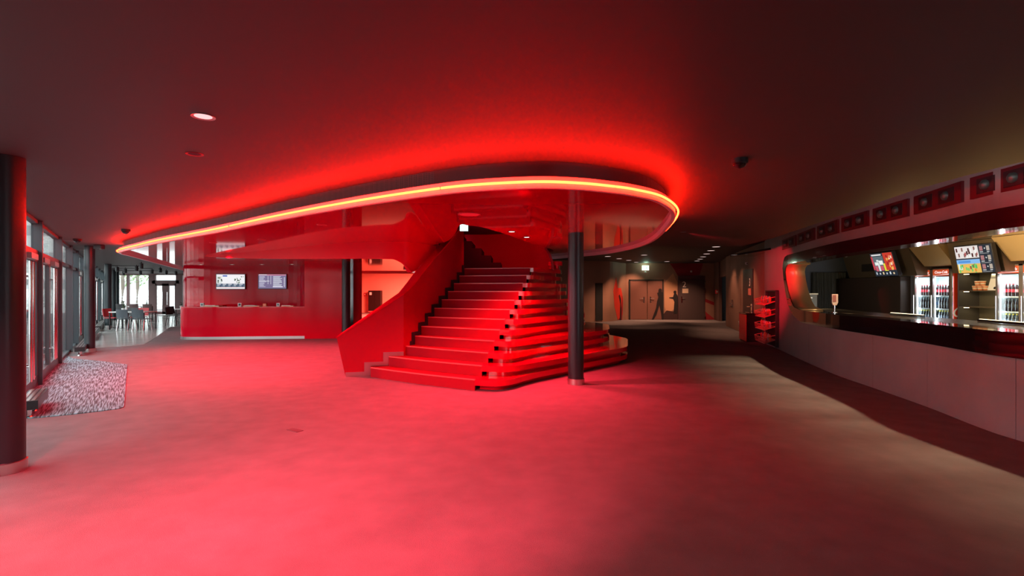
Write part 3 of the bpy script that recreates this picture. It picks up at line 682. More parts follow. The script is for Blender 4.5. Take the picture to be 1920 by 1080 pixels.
mural([(1234.5, 547), (1234.5, 544), (1236, 541.3), (1239, 541), (1241, 543), (1241, 547.5), (1243.3, 549), (1243.3, 560), (1242, 568), (1243.3, 580), (1243.3, 600), (1241, 600), (1240, 588), (1236.5, 572), (1231, 590), (1225, 600), (1222, 600), (1230, 578), (1232, 565), (1234.5, 557), (1232, 549), (1234, 549)], sil, YB - .075, name='silhouette', parent=dd)
# door 2
d2 = bpy.data.objects.new('door_31', None); C.objects.link(d2); struct(d2)
DK = mat('door_grey', (.075, .05, .05), .45); x0, x1 = xa(1271, YB), xa(1321, YB); z2 = hp(1271, 517).z
b = MB(); b.box(((x0 + x1)/2, YB - .03, z2/2), (x1 - x0, .1, z2)); b.build('frame', mat('door_frame_dark', (.10, .05, .055), .45), d2)
b = MB(); b.box(((x0 + x1)/2, YB - .09, z2/2 - .09), (x1 - x0 - .1, .05, z2 - .2)); b.build('leaf', DK, d2, bevel=.006)
hx = x0 + .16; b = MB(); b.box((hx, YB - .12, 1.02), (.06, .012, .32)); b.tube([(hx, YB - .12, 1.1), (hx, YB - .18, 1.1), (hx + .18, YB - .18, 1.1)], .014, 8); b.build('handle', CHROME, d2)
for py in (530, 545, 590):
    b = MB(); b.box((x1 - .02, YB - .11, hp(0, py).z), (.05, .05, .2)); b.build('hinge', CHROME, d2)
p = hp(1281.5, 534); text('number_two', '2', .42, frame_of((p.x, YB - .118, p.z), (1, 0, 0), (0, 0, 1)), mat('number_white', (.85, .78, .7), .5), d2, .003)
p = hp(1283.5, 545.3); b = MB(); b.box((p.x, YB - .118, p.z), (.30, .006, .23)); b.build('notice', mat('notice_cream', (.8, .6, .42), .6), d2)
# exit sign
p = hp(1209, 502.5); t = thing('exit_sign', 'glowing white and green exit sign above the double door', 'exit sign', (p.x, YB - .13, p.z))
b = MB(); b.box((0, 0, 0), (.34, .06, .24)); b.build('light_box', glow('exit_white', (.72, 1, .80), 2.2), t)
b = MB(); b.box((.05, -.032, .02), (.04, .003, .10)); b.box((.05, -.032, -.045), (.08, .003, .03)); b.box((-.06, -.032, 0), (.08, .003, .025)); b.build('symbol', glow('exit_green', (.35, .85, .5), 1.5), t)
lamp('exit_light', 'POINT', (0, -.15, .1), 6, (.6, 1, .7), t, .1)
for px, py, lb in ((1210, 510, 'tiny white sensor under the exit sign'), (1296, 509, 'small round fitting above door two'), (1402, 494, 'small square fitting on the wall above door three')):
    d_ = YB - .1 if px < 1330 else None
    if d_: p = hp(px, py, d_)
    else:
        r = (px - 960)/F; a_, c_ = Vector((8.94, 21.4)), Vector((7.3, 14.8)); tt = (r*a_.y - a_.x)/((c_.x - a_.x) - r*(c_.y - a_.y)); q_ = a_.lerp(c_, tt); p = Vector((q_.x - .04, q_.y, EYE - (py - YH)/F*q_.y))
    t = thing('wall_sensor', lb, 'sensor', p); b = MB(); b.box((0, 0, 0), (.08, .06, .08)); b.build('casing', WHITE, t, bevel=.01); b = MB(); b.box((0, -.032, 0), (.03, .006, .03)); b.build('eye', BLACKG, t)
# left end of the hall: dark tall panel and printed figure on the curved wall
def on_path(path, px):
    r = (px - 960)/F
    for a, c in zip(path[:-1], path[1:]):
        den = (c.x - a.x) - r*(c.y - a.y)
        if abs(den) < 1e-6: continue
        t = (r*a.y - a.x)/den
        if 0 <= t <= 1: return a.lerp(c, t), (c - a).normalized()
    return path[-1], (path[-1] - path[-2]).normalized()
def wallquad(path, poly, mm, name, parent, off=-.02, th=.012):
    pts = []; 
    for px, py in poly:
        q_, d_ = on_path(path, px); n_ = Vector((d_.y, -d_.x)); 
        if n_.dot(q_) > 0: n_ = -n_
        P = q_ + n_*abs(off); pts.append((Vector((P.x, P.y, EYE - (py - YH)/F*q_.y)), n_))
    n = len(pts); b = MB()
    b.add([p for p, _ in pts] + [p - Vector((m_.x, m_.y, 0))*th for p, m_ in pts], [list(range(n)), list(range(n, 2*n))[::-1]] + [(i, n+i, n+(i+1) % n, (i+1) % n) for i in range(n)])
    return b.build(name, mm, parent)
WM = [o for o in C.objects if o.name == 'wall_mural'][0]
dk = bpy.data.objects.new('door_32', None); C.objects.link(dk); struct(dk)
wallquad(bp, [(1116, 601.5), (1129, 600.5), (1129, 531), (1116, 531)], BLACKM, 'leaf', dk, .05, .05)
wallquad(bp, [(1152, 575), (1150, 545), (1155, 520), (1158, 540), (1164, 540), (1168, 560), (1167, 590), (1158, 600)], silo, 'mural_print', WM, .015)
wallquad(bp, [(1160.5, 601), (1161, 575), (1158.5, 556), (1160, 553), (1162, 556), (1164, 552), (1166, 556), (1166.5, 580), (1165, 600.5)], silr, 'mural_print', WM, .03)
wallquad(bp, [(1161, 601), (1161.5, 570), (1159, 554), (1160.5, 552), (1162.5, 560), (1163.5, 580), (1163, 601)], sil, 'mural_print', WM, .042)
# right side of the hall
SP = [Vector(p) for p in ((10.3, 26.1), (9.75, 23.3), (8.94, 21.4), (8.1, 18.1), (7.3, 14.8))]
b = MB(); b.wall([SP[0], Vector((10.05, 24.9))], 0, HB, .15); struct(b.build('wall_right', mat('mural_dark', (.14, .075, .06), .6)))
b = MB(); b.wall([Vector((10.9, 25.4)), Vector((10.6, 24.3)), Vector((9.9, 22.0)), Vector((9.2, 21.2))], 0, HB, .15); b.wall([Vector((11.3, 25.6)), Vector((10.32, 25.6))], 0, HB, .1); struct(b.build('wall_right', BLACKM))  # black sheets put behind the doorway so the opening stays dark
b = MB(); b.wall([Vector((10.1, 24.85)), Vector((9.0, 21.45))], 2.12, HB, .15); struct(b.build('wall_right', MATS['mural_dark']))
b = MB(); b.wall([Vector((9.75, 22.4)), Vector((8.94, 21.4))], 0, 2.2, .1); struct(b.build('wall_right', mat('reveal_red', (.5, .02, .03), .5)))
b = MB(); b.wall(SP[2:], 0, HB, .15); WR = b.build('wall_right', MUR); struct(WR, 'brown printed wall with door three', 'wall')
sp = SP[2:]
d3 = bpy.data.objects.new('door_33', None); C.objects.link(d3); struct(d3)
wallquad(sp, [(1394.5, 617), (1413, 626.5), (1413, 503.5), (1394.5, 506.5)], mat('door_black', (.03, .02, .022), .4), 'leaf', d3, .03, .03)
q_, d_ = on_path(sp, 1408.8); n_ = Vector((-d_.y, d_.x)); n_ = -n_ if n_.x > 0 else n_
text('number_three', '3', .36, frame_of((q_.x + n_.x*.05, q_.y + n_.y*.05, EYE - (530 - YH)/F*q_.y), (d_.x, d_.y, 0), (0, 0, 1)), MATS['number_white'], d3, .003)
wallquad(sp, [(1405.5, 553), (1410.5, 553.5), (1410.5, 540.5), (1405.5, 541)], mat('notice_red', (.8, .25, .18), .6), 'notice', d3, .045, .008)
wallquad(sp, [(1410.6, 583), (1412.2, 583.5), (1412.2, 570), (1410.6, 570)], CHROME, 'handle_plate', d3, .045, .01)
wallquad(sp, [(1406.5, 575.6), (1411.5, 575.9), (1411.5, 574.3), (1406.5, 574.3)], CHROME, 'handle', d3, .10, .015)
d4 = bpy.data.objects.new('door_34', None); C.objects.link(d4); struct(d4)
wallquad(sp, [(1366, 612), (1389, 622), (1389, 517), (1366, 519)], mat('door_printed', (.33, .17, .12), .6), 'leaf', d4, .012, .012)
wallquad(sp, [(1373.3, 574.5), (1375.3, 575), (1375.3, 562), (1373.3, 562)], CHROME, 'handle_plate', d4, .03, .01)
wallquad(sp, [(1370.5, 569.8), (1375, 570), (1375, 568.6), (1370.5, 568.5)], CHROME, 'handle', d4, .08, .015)
wallquad(sp, [(1386.3, 612), (1388, 613), (1388, 602), (1386.3, 602)], CHROME, 'hinge', d4, .03, .02)
p = Vector((9.95, 24.7, EYE - (547 - YH)/F*24.7)); t = thing('fire_alarm', 'small red call point beside the black doorway', 'fire alarm', (10.02, 25.06, p.z))
b = MB(); b.box((0, 0, 0), (.12, .1, .2)); b.build('call_box', mat('alarm_red', (.6, .03, .04), .4), t, bevel=.005); b = MB(); b.box((0, -.052, 0), (.06, .006, .08)); b.build('button_plate', WHITE, t)
# downlights of the back hall
bl = [(1342.7, 462.7), (1333, 469.8), (1325, 476), (1318, 481.5), (1312.7, 485.8), (1307, 489.3), (1250.7, 490.4), (1207.8, 478.2), (1193, 491.5), (1179, 488), (1161, 485), (1139.5, 480.7)]
lbl = ['nearest of the six downlights in a line toward door two'] + [ORD[k] + ' of the six downlights in a line toward door two' for k in range(1, 6)] + ['downlight in front of the wall between the double door and door two', 'bright downlight before the exit sign', 'downlight directly over the double door', 'downlight left of the double door', 'downlight over the curved mural wall', 'downlight nearest the canopy over the curved mural wall']
for k, ((px, py), lb) in enumerate(zip(bl, lbl)):
    p = at(px, py, HB); e = {0: 90, 1: 70, 2: 90, 4: 80, 5: 230, 6: 240, 8: 150, 9: 160, 10: 200, 7: 60}.get(k)
    y_ = min(p.y, 25.4)
    downlight(p.x, y_, HB, lb, (1, .72, .65), 1.1, (e, (1, .50, .30)) if e else None, .12, group=None, cone=1.5, aim=(0, .9, -2.4) if k >= 5 else (.9, 0, -2.4))

# ------------------------------------------------------------------ bin and candy rack
t = thing('waste_bin', 'tall bin with red front and black gloss side near door three', 'bin', (6.62, 14.45, 0), 0)
dx = Vector((.47, .10)); dy = Vector((.22, .95))
def bx_(b, u0, u1, v0, v1, z0, z1):
    P = [dx*u + dy*v for u, v in ((u0, v0), (u1, v0), (u1, v1), (u0, v1))]; b.hexa([(p.x, p.y, z0) for p in P] + [(p.x, p.y, z1) for p in P])
b = MB(); bx_(b, 0, 1, 0, 1, .02, .79); b.build('body', BLACKG, t, bevel=.008)
b = MB(); bx_(b, -.03, 0, .02, .98, .03, .78); b.build('red_panel', mat('bin_red', (.65, .012, .02), .35), t)
b = MB(); bx_(b, -.05, 1.03, -.02, 1.02, .79, .83); b.build('lid', BLACKG, t, bevel=.008)
b = MB(); bx_(b, .3, .36, .2, .8, .83, .835); bx_(b, -.06, -.05, .35, .6, .80, .82); b.build('flap_rim', CHROME, t)
# rack recessed in the bar wall
ra, rd = front_at(13.75); rc, _ = front_at(12.7); rd = (rc - ra).normalized(); rn = Vector((rd.y, -rd.x)); rn = -rn if rn.x > 0 else rn
rk = thing('candy_rack', 'black wire rack of red candy bags by the bar', 'rack'); wr = (rc - ra).length
b = MB(); Mx = Matrix(((rd.x, rn.x, 0, ra.x), (rd.y, rn.y, 0, ra.y), (0, 0, 1, 0), (0, 0, 0, 1)))
b.box((wr/2, .03, .76), (wr, .03, 1.42), M=Mx); b.build('back_panel', BLACKM, rk)
b = MB(); b.box((.02, .06, .76), (.04, .06, 1.42), M=Mx); b.box((wr - .02, .06, .76), (.04, .06, 1.42), M=Mx); b.box((wr/2, .06, 1.46), (wr, .06, .03), M=Mx); b.build('side_frame', BLACK, rk)
WIRE = mat('red_wire', (.8, .22, .18), .35, metal=.3); PACK = [mat('pack_red', (.40, .02, .02), .3), mat('pack_clear', (.25, .22, .22), .2), mat('pack_orange', (.42, .10, .03), .3)]
for lv, z in enumerate((.22, .55, .87, 1.18)):
    b = MB()
    for i in range(8):
        x = .05 + (wr - .1)*i/7; b.tube([Mx @ Vector((x, .06, z + .02)), Mx @ Vector((x, .34, z - .08)), Mx @ Vector((x, .36, z + .06))], .007, 5)
    b.tube([Mx @ Vector((.03, .36, z + .06)), Mx @ Vector((wr - .03, .36, z + .06))], .009, 6); b.tube([Mx @ Vector((.03, .34, z - .08)), Mx @ Vector((wr - .03, .34, z - .08))], .009, 6)
    for x in (.03, wr - .03): b.tube([Mx @ Vector((x, .05, z + .14)), Mx @ Vector((x, .36, z + .06))], .009, 6)
    b.build('wire_basket', WIRE, rk)
    names = ['bottom', 'second', 'third', 'top']
    for i in range(6):
        c_ = Mx @ Vector((.09 + (wr - .18)*i/5, .2, z + .02)); t = thing('candy_bag', ORD[i] + ' candy bag from the left in the ' + names[lv] + ' wire basket', 'candy bag', c_, math.atan2(rd.y, rd.x), 'candy bags in the wire rack')
        b = MB(); h_ = .15 + .04*random.random(); b.add([(-.055, -.02, -.05), (.055, -.02, -.05), (.055, .02, -.05), (-.055, .02, -.05), (-.06, -.035, h_*.4), (.06, -.035, h_*.4), (.06, .035, h_*.4), (-.06, .035, h_*.4), (-.05, -.006, h_), (.05, -.006, h_), (.05, .006, h_), (-.05, .006, h_)],
            [(0, 3, 2, 1), (0, 1, 5, 4), (1, 2, 6, 5), (2, 3, 7, 6), (3, 0, 4, 7), (4, 5, 9, 8), (5, 6, 10, 9), (6, 7, 11, 10), (7, 4, 8, 11), (8, 9, 10, 11)])
        b.build('bag', PACK[(i + lv*2) % 3], t, bevel=.006); t.scale = (.72, .8, .78)

# ------------------------------------------------------------------ bar
BARW = mat('bar_panel', (.36, .315, .31), .42, vary=.08, vscale=2.0)
iL = min(range(len(FRONT)), key=lambda i: abs(FRONT[i].y - 12.3))
left_part = FRONT[:iL+1]; bar_part = FRONT[iL:]
b = MB(); b.wall(left_part, 0, HB, .12); struct(b.build('wall_bar', BARW, smooth=True), 'wall beside the bar where the candy rack stands', 'wall')
# panelled front with fine joints
yj = [12.3, 10.3, 7.69, 6.41, 5.0, 3.4, 1.6, -1, -4]
for k in range(len(yj) - 1):
    seg = [p for p in bar_part if yj[k+1] + .003 < p.y < yj[k] - .003]; a, _ = front_at(yj[k] - .003); c, _ = front_at(yj[k+1] + .003)
    b = MB(); b.wall([a] + seg + [c], 0, .80, .05); o = b.build('wall_bar', BARW, smooth=True); struct(o)
b = MB(); b.wall(bar_part, 2.28, HB, .12); struct(b.build('wall_bar_top', BARW, smooth=True), 'wall strip above the bar opening', 'wall')
# black glossy frame of the opening
fr_ = thing('bar_surround', 'long black glossy frame around the bar opening', 'frame')
def lens_outline():
    out = []; 
    return out
def onfront(u):                 # u metres along the front from its left end
    a = bar_part[0]; acc = 0
    for i in range(len(bar_part) - 1):
        l_ = (bar_part[i+1] - bar_part[i]).length
        if acc + l_ >= u or i == len(bar_part) - 2:
            d_ = (bar_part[i+1] - bar_part[i])/l_; return bar_part[i] + d_*(u - acc), d_
        acc += l_
def from_u(u):
    q_, d_ = onfront(u); acc = 0; out = [q_]
    for i in range(len(bar_part) - 1):
        acc += (bar_part[i+1] - bar_part[i]).length
        if acc > u + .02: out.append(bar_part[i+1])
    return out
b = MB(); b.wall(offset(from_u(1.6), -.045), .80, 1.05, .35); b.build('lower_band', BLACKG, fr_, smooth=True)
b = MB(); b.wall(offset(from_u(.45), -.045), 2.07, 2.28, .35); b.build('upper_band', mat('frame_darkred', (.045, .004, .009), .10, coat=.5), fr_, smooth=True)
# rounded left end of the opening (slants right toward the counter)
ang = [(.45, 2.28), (.2, 2.25), (.06, 2.15), (.0, 2.0), (.08, 1.75), (.25, 1.46), (.5, 1.15), (.9, .93), (1.6, .80)]
inn = [(.7, 2.07), (.45, 2.06), (.30, 2.0), (.24, 1.9), (.33, 1.7), (.52, 1.46), (.8, 1.22), (1.05, 1.1), (1.6, 1.05)]
vs = []; n = len(ang)
for (u0, z0), (u1, z1) in zip(ang, inn):
    for u, z, dep in ((u0, z0, -.045), (u1, z1, -.045), (u1, z1, .35), (u0, z0, .35)):
        q_, d_ = onfront(u); nn = Vector((-d_.y, d_.x)); P = q_ + nn*dep; vs.append((P.x, P.y, z))
fs = []
for i in range(n - 1):
    for j in range(4): fs.append((i*4 + j, i*4 + (j+1) % 4, (i+1)*4 + (j+1) % 4, (i+1)*4 + j))
fs += [(0, 1, 2, 3), tuple((n-1)*4 + j for j in (3, 2, 1, 0))]
b = MB(); b.add(vs, fs); b.build('end_curve', BLACKG, fr_)
# wall filling left of the slanted end
vs = []; W0 = [(-.01, z) for _, z in ang]
for (u0, z0), (u1, z1) in zip(W0, ang):
    for u, dep in ((u0, 0), (max(u1, .0) + .01, 0), (max(u1, .0) + .01, .1), (u0, .1)):
        q_, d_ = onfront(max(0, u)); nn = Vector((-d_.y, d_.x)); P = q_ + nn*dep; vs.append((P.x, P.y, z0))
fs = []
for i in range(n - 1):
    for j in range(4): fs.append((i*4 + j, i*4 + (j+1) % 4, (i+1)*4 + (j+1) % 4, (i+1)*4 + j))
b = MB(); b.add(vs, fs); struct(b.build('wall_bar_end', BARW))
GOLD = mat('brass_sheet', (.62, .42, .19), .42, metal=.45, bump=.25, bscale=9)
vs = []
for (u1, z1) in inn:
    for dep, du in ((-.035, .012), (.36, .03)):
        q_, d_ = onfront(u1); nn = Vector((-d_.y, d_.x)); P = q_ + nn*dep + d_*du; vs.append((P.x, P.y, z1))
fs = [(i*2, i*2+1, i*2+3, i*2+2) for i in range(n - 1)]
b = MB(); b.add(vs, fs); o = b.build('brass_reveal', GOLD, fr_, smooth=True); sd = o.modifiers.new('thick', 'SOLIDIFY'); sd.thickness = .02
# counter top behind the frame
ctp = offset(bar_part, .31)
b = MB(); b.wall(ctp, .99, 1.045, .75); tag(b.build('bar_counter', mat('bar_counter_top', (.12, .095, .07), .25), smooth=True), 'long dark bar counter top inside the opening', 'counter')
# bar room
BARD = mat('bar_dark_wall', (.055, .048, .043), .5); BARB = mat('bar_blue_wall', (.16, .18, .23), .6)
b = MB(); b.box((9.45, 16.1, 1.3), (3.0, .2, 2.6)); struct(b.build('wall_bar_end', BARB), 'grey blue end wall inside the bar', 'wall')
b = MB(); b.box((11.05, 6.0, 1.3), (.2, 20, 2.6)); struct(b.build('wall_bar_back', mat('bar_back', (.06, .055, .045), .5)), 'dark back wall inside the bar', 'wall')
b = MB(); b.box((10.5, 14.62, .915), (.9, 2.75, 1.83)); struct(b.build('wall_bar_unit', mat('brown_unit', (.055, .036, .028), .45)), 'plain dark brown wall unit left of the fridges', 'wall')
b = MB(); b.prism([tuple(p) for p in offset(bar_part, .32)] + [(11.1, -4), (11.1, 16.2), (6.9, 16.2)], 2.545, 2.6); struct(b.build('ceiling_bar', mat('bar_ceiling', (.03, .025, .025), .05, coat=.4)), 'black glossy ceiling inside the bar', 'ceiling')
# curtain on the end wall
b = MB(); x0, x1 = xa(1523, 15.9), xa(1583, 15.9); N = 60; vs = []
for i in range(N + 1):
    x = x0 + (x1 - x0)*i/N; y = 15.88 + .05*math.sin(i*1.35) + .02*math.sin(i*.5)
    vs += [(x, y, .02), (x, y, 2.03)]
b.add(vs, [(2*i, 2*i+2, 2*i+3, 2*i+1) for i in range(N)])
o = b.build('curtain', mat('curtain_cloth', (.14, .14, .12), .8), smooth=True); sd = o.modifiers.new('thick', 'SOLIDIFY'); sd.thickness = .012
tag(o, 'dark grey pleated curtain on the end wall of the bar', 'curtain')
# brass bulkheads
def bulk(y0, y1, zlo, name_label, xb0=10.02, xt=9.80, m_=GOLD, xlow=None):
    b = MB(); b.hexa([(xb0, y0, zlo), (10.94, y0, zlo), (10.94, y1, zlo), (xb0, y1, zlo), (xt, y0, 2.54), (10.94, y0, 2.54), (10.94, y1, 2.54), (xt, y1, 2.54)])
    return b.build('bulkhead', m_)
BRD = mat('bronze_sheet', (.16, .115, .07), .42, metal=.4, bump=.2, bscale=7)
o = bulk(12.66, 15.2, 1.84, '', m_=BRD); tag(o, 'bronze sloped bulkhead behind the left menu screen', 'bulkhead')
o = bulk(11.75, 12.6, 2.06, '', 10.15, 9.75, m_=GOLD); tag(o, 'brass sloped bulkhead above the two door fridge', 'bulkhead')
o = bulk(3.0, 10.42, 2.06, '', 10.15, 9.75, m_=GOLD); tag(o, 'brass sloped bulkhead above the right fridge', 'bulkhead')
o = bulk(10.46, 11.7, 1.86, '', 10.08, 9.94, m_=BRD); tag(o, 'bronze bulkhead behind the right menu screen', 'bulkhead')
b = MB(); b.box((9.93, 14.2, 2.13), (.05, .62, .26)); b.build('hatch', BLACKM); tag(C.objects['hatch'], 'black slot left of the left menu screen', 'hatch')
# menu screens
def menu(name, label, y0, y1, zt, zb, xt, xb, rects, base):
    o_ = Vector(((xt + xb)/2, (y0 + y1)/2, (zt + zb)/2)); M_ = frame_of(o_, (0, y0 - y1, 0), (xt - xb, 0, zt - zb)); t_ = screen(name, label, frame_of(o_, (0, y0 - y1, 0), (xt - xb, 0, zt - zb)), abs(y1 - y0), math.hypot(zt - zb, xt - xb), rects, base, .09)
    b = MB(); b.box((0, .05, -.2), (.3, .2, .26), M=M_); b.build('bracket', BLACK, t_); return t_
r_ = random.Random(3)
MA = [(0, 0, .55, .10, (.05, .05, .06)), (.05, .04, .5, .10, (.75, .75, .75)), (.06, .13, .55, .62, (.12, .16, .18)), (0, .13, .08, .72, (.55, .06, .08)), (.12, .38, .3, .52, (.8, .85, .82)), (.32, .32, .5, .5, (.85, .88, .85)), (.22, .28, .32, .36, (.7, .75, .72)),
      (.1, .55, .22, .78, (.55, .12, .16)), (.34, .55, .48, .76, (.6, .1, .15)), (.24, .5, .33, .78, (.75, .75, .75)), (.5, .45, .66, .78, (.75, .70, .05)), (.58, 0, 1, .75, (.6, .05, .03))]
for i in range(16):
    u = .6 + r_.random()*.34; v = .08 + r_.random()*.6; MA.append((u, v, u + .05, v + .12, r_.choice([(.85, .3, .12), (.95, .75, .6), (.3, .02, .02), (.9, .45, .1)])))
MA += [(0, .78, 1, 1, (.02, .025, .035))]
for i in range(6): MA.append((.06 + i*.155, .82 + (i % 2)*.03, .12 + i*.155, .93, r_.choice([(.7, .75, .8), (.8, .6, .35), (.5, .55, .6)])))
menu('menu_screen', 'left tilted menu screen over the bar with popcorn and drinks', 12.93, 13.71, 2.44, 1.85, 9.58, 9.76, MA, (.03, .04, .05))
MC = [(0, 0, .66, .45, (.82, .75, .72))]
for i in range(22):
    u = .03 + r_.random()*.56; v = .03 + r_.random()*.28; MC.append((u, v, u + .045, v + .14, r_.choice([(.08, .02, .02), (.45, .1, .1), (.9, .88, .85), (.25, .12, .1)])))
MC += [(0, .5, .66, .66, (.25, .5, .85)), (.05, .54, .4, .62, (.1, .3, .7)), (0, .66, .66, 1, (.85, .5, .12))]
for i in range(26):
    u = .02 + r_.random()*.58; v = .64 + r_.random()*.24; MC.append((u, v, u + .045, v + .12, r_.choice([(.9, .55, .1), (.8, .25, .05), (.2, .6, .15), (.85, .8, .3), (.3, .08, .05), (.75, .9, .8), (.1, .5, .12)])))
MC += [(.68, 0, 1, 1, (.03, .035, .045))]
for v in (.04, .38, .70):
    MC += [(.71, v, .80, v + .17, (.45, .2, .2)), (.835, v + .08, .875, v + .095, (.85, .85, .85)), (.848, v + .06, .862, v + .115, (.85, .85, .85)), (.90, v, .98, v + .17, (.5, .42, .35)), (.71, v + .20, .8, v + .225, (.8, .8, .8)), (.9, v + .20, .97, v + .225, (.8, .8, .8)), (.70, v + .26, .95, v + .275, (.5, .5, .5))]
menu('menu_screen', 'right tilted menu screen over the bar with bottles and prices', 10.39, 11.23, 2.41, 1.845, 9.70, 9.815, MC, (.05, .05, .06))
# bottles
BOT = {}
def bottle_proto(kind):
    if kind in BOT: return BOT[kind]
    liq, lab, cap = {'cola': ((.025, .008, .008), (.55, .02, .04), (.6, .03, .04)), 'zero': ((.02, .012, .014), (.03, .03, .035), (.03, .03, .03)), 'water': ((.55, .68, .80), (.25, .40, .75), (.2, .35, .7)), 'yellow': ((.035, .04, .05), (.16, .20, .28), (.75, .62, .05)), 'light': ((.03, .012, .012), (.62, .35, .40), (.7, .7, .7))}[kind]
    o = thing('bottle', kind, 'bottle', (0, 0, -50))
    b = MB(); b.lathe([(.030, 0), (.033, .02), (.033, .10), (.031, .12), (.033, .15), (.028, .19), (.014, .235), (.013, .255)], n=10); b.build('bottle_body', mat('liquid_' + kind, liq, .1), o, smooth=True)
    b = MB(); b.lathe([(.0338, .09), (.0338, .155)], n=10); b.build('bottle_label', mat('label_' + kind, lab, .4), o, smooth=True)
    b = MB(); b.lathe([(.0155, .25), (.0155, .272), (.001, .273)], n=10); b.build('cap', mat('cap_' + kind, cap, .4), o, smooth=True)
    BOT[kind] = o; return o
used = set()
def put_bottle(kind, loc, label, group):
    p = bottle_proto(kind)
    if kind not in used:
        used.add(kind); p.location = loc; p['label'] = label; p['group'] = group
    else: dup(p, loc, None, label, group)
# fridges
COOL = (.80, .92, 1.0)
REDF = mat('fridge_red', (.75, .05, .01), .35)
def fridge(label, y0, doors, wdoor, tagname, side_art):
    t = thing('drinks_fridge', label, 'fridge'); x0, x1, H = 10.3, 10.93, 2.0; y1 = y0 + doors*wdoor
    b = MB(); b.box((x1 - .015, (y0 + y1)/2, H/2), (.03, y1 - y0, H)); b.box(((x0 + x1)/2 + .03, y0 + .015, H/2), (x1 - x0 - .06, .03, H)); b.box(((x0 + x1)/2 + .03, y1 - .015, H/2), (x1 - x0 - .06, .03, H)); b.box(((x0 + x1)/2 + .03, (y0 + y1)/2, H - .02), (x1 - x0 - .06, y1 - y0, .04)); b.box(((x0 + x1)/2 + .03, (y0 + y1)/2, .25), (x1 - x0 - .06, y1 - y0, .5))
    b.build('cabinet', side_art, t)
    b = MB(); b.box((x1 - .035, (y0 + y1)/2, 1.2), (.01, y1 - y0 - .08, 1.3)); b.build('back_lining', mat('fridge_white', (.80, .88, .92), .4), t)
    b = MB()
    for y in (y0 + .036, y1 - .036): b.box(((x0 + x1)/2 + .03, y, 1.22), (x1 - x0 - .08, .01, 1.4))
    b.box(((x0 + x1)/2 + .03, (y0 + y1)/2, 1.80), (x1 - x0 - .08, y1 - y0 - .08, .01)); b.build('side_lining', MATS['fridge_white'], t)
    for k in range(doors):
        a, c = y0 + k*wdoor, y0 + (k+1)*wdoor; ym = (a + c)/2
        dr = MB()
        for y in (a + .022, c - .022): dr.box((x0, y, 1.25), (.05, .044, 1.5))
        dr.box((x0, ym, .56), (.05, wdoor, .12)); dr.box((x0, ym, 1.985), (.05, wdoor, .03)); df = dr.build('door', mat('fridge_frame', (.42, .36, .34), .3, metal=.8), t)
        b = MB(); b.box((x0 - .005, ym, 1.895), (.03, wdoor - .09, .15)); hd = b.build('header_panel', mat('header_red', (.8, .10, .03), .4, emit=(.9, .14, .05), es=.35), df)
        text('lettering', 'Coca\u2011Cola'.replace('\u2011', '-'), .085, frame_of((x0 - .022, ym, 1.905), (0, -1, 0), (0, 0, 1)), glow('letter_white', (1, .95, .9), 1.1), df, .001, .35, bold=.001)
        b = MB(); b.quad((x0 - .021, a + .05, 1.845), (x0 - .021, c - .05, 1.83), (x0 - .021, c - .05, 1.822), (x0 - .021, a + .05, 1.86)); b.build('white_wave', MATS['letter_white'], df)
        b = MB(); b.box((x0 - .005, ym, 1.22), (.008, wdoor - .09, 1.2)); b.build('glass', GLASS, df)
        b = MB(); b.tube([(x0 - .05, c - .03, .75), (x0 - .05, c - .03, 1.35)], .012, 8); b.build('handle', CHROME, df)
        for y in (a + .052, c - .052):
            b = MB(); b.box((x0 + .035, y, 1.22), (.015, .012, 1.18)); b.build('light_strip', glow('led_cool', COOL, 4.5), df)
        for z in (.70, 1.015, 1.33):
            b = MB(); b.box((x0 + .32, ym, z), (.5, wdoor - .07, .012)); b.box((x0 + .07, ym, z), (.012, wdoor - .07, .03)); b.build('shelf', mat('shelf_white', (.8, .85, .9), .4), df)
        sh = {.70: ['yellow']*6 if tagname != 'right' else ['yellow']*6, 1.015: ['zero', 'zero', 'zero', 'zero', 'water', 'water'], 1.33: ['cola', 'cola', 'cola', 'light', 'cola', 'light']}
        for z, ks in sh.items():
            for i, kd in enumerate(ks):
                y = c - .075 - (wdoor - .15)*i/5
                dn = tagname if doors == 1 or tagname == 'right' and False else tagname + ' ' + ('near' if k == 0 else 'far')
                put_bottle(kd, (x0 + .13, y, z + .007), ORD[i] + ' front bottle from left, ' + {.70: 'bottom', 1.015: 'middle', 1.33: 'top'}[z] + ' shelf behind the ' + {'left far': 'first', 'left near': 'second', 'right far': 'third', 'right near': 'fourth'}[dn] + ' fridge door', 'bottles in the drinks fridges')
                put_bottle(kd, (x0 + .25, y - .02, z + .007), ORD[i] + ' second-row bottle from left, ' + {.70: 'bottom', 1.015: 'middle', 1.33: 'top'}[z] + ' shelf behind the ' + {'left far': 'first', 'left near': 'second', 'right far': 'third', 'right near': 'fourth'}[dn] + ' fridge door', 'bottles in the drinks fridges')
        lamp('fridge_light', 'AREA', (x0 + .08, ym, 1.77), 9, COOL, df, wdoor - .1, (x0 + .25, ym, .5), sy=.06)
        lamp('fridge_light', 'AREA', (x0 + .06, c - .06, 1.2), 5, COOL, df, .05, (x0 + .3, a, 1.2), sy=1.0)
    return t
f1 = fridge('two door drinks fridge left of the snack shelf', 12.0, 2, .55, 'left', REDF)
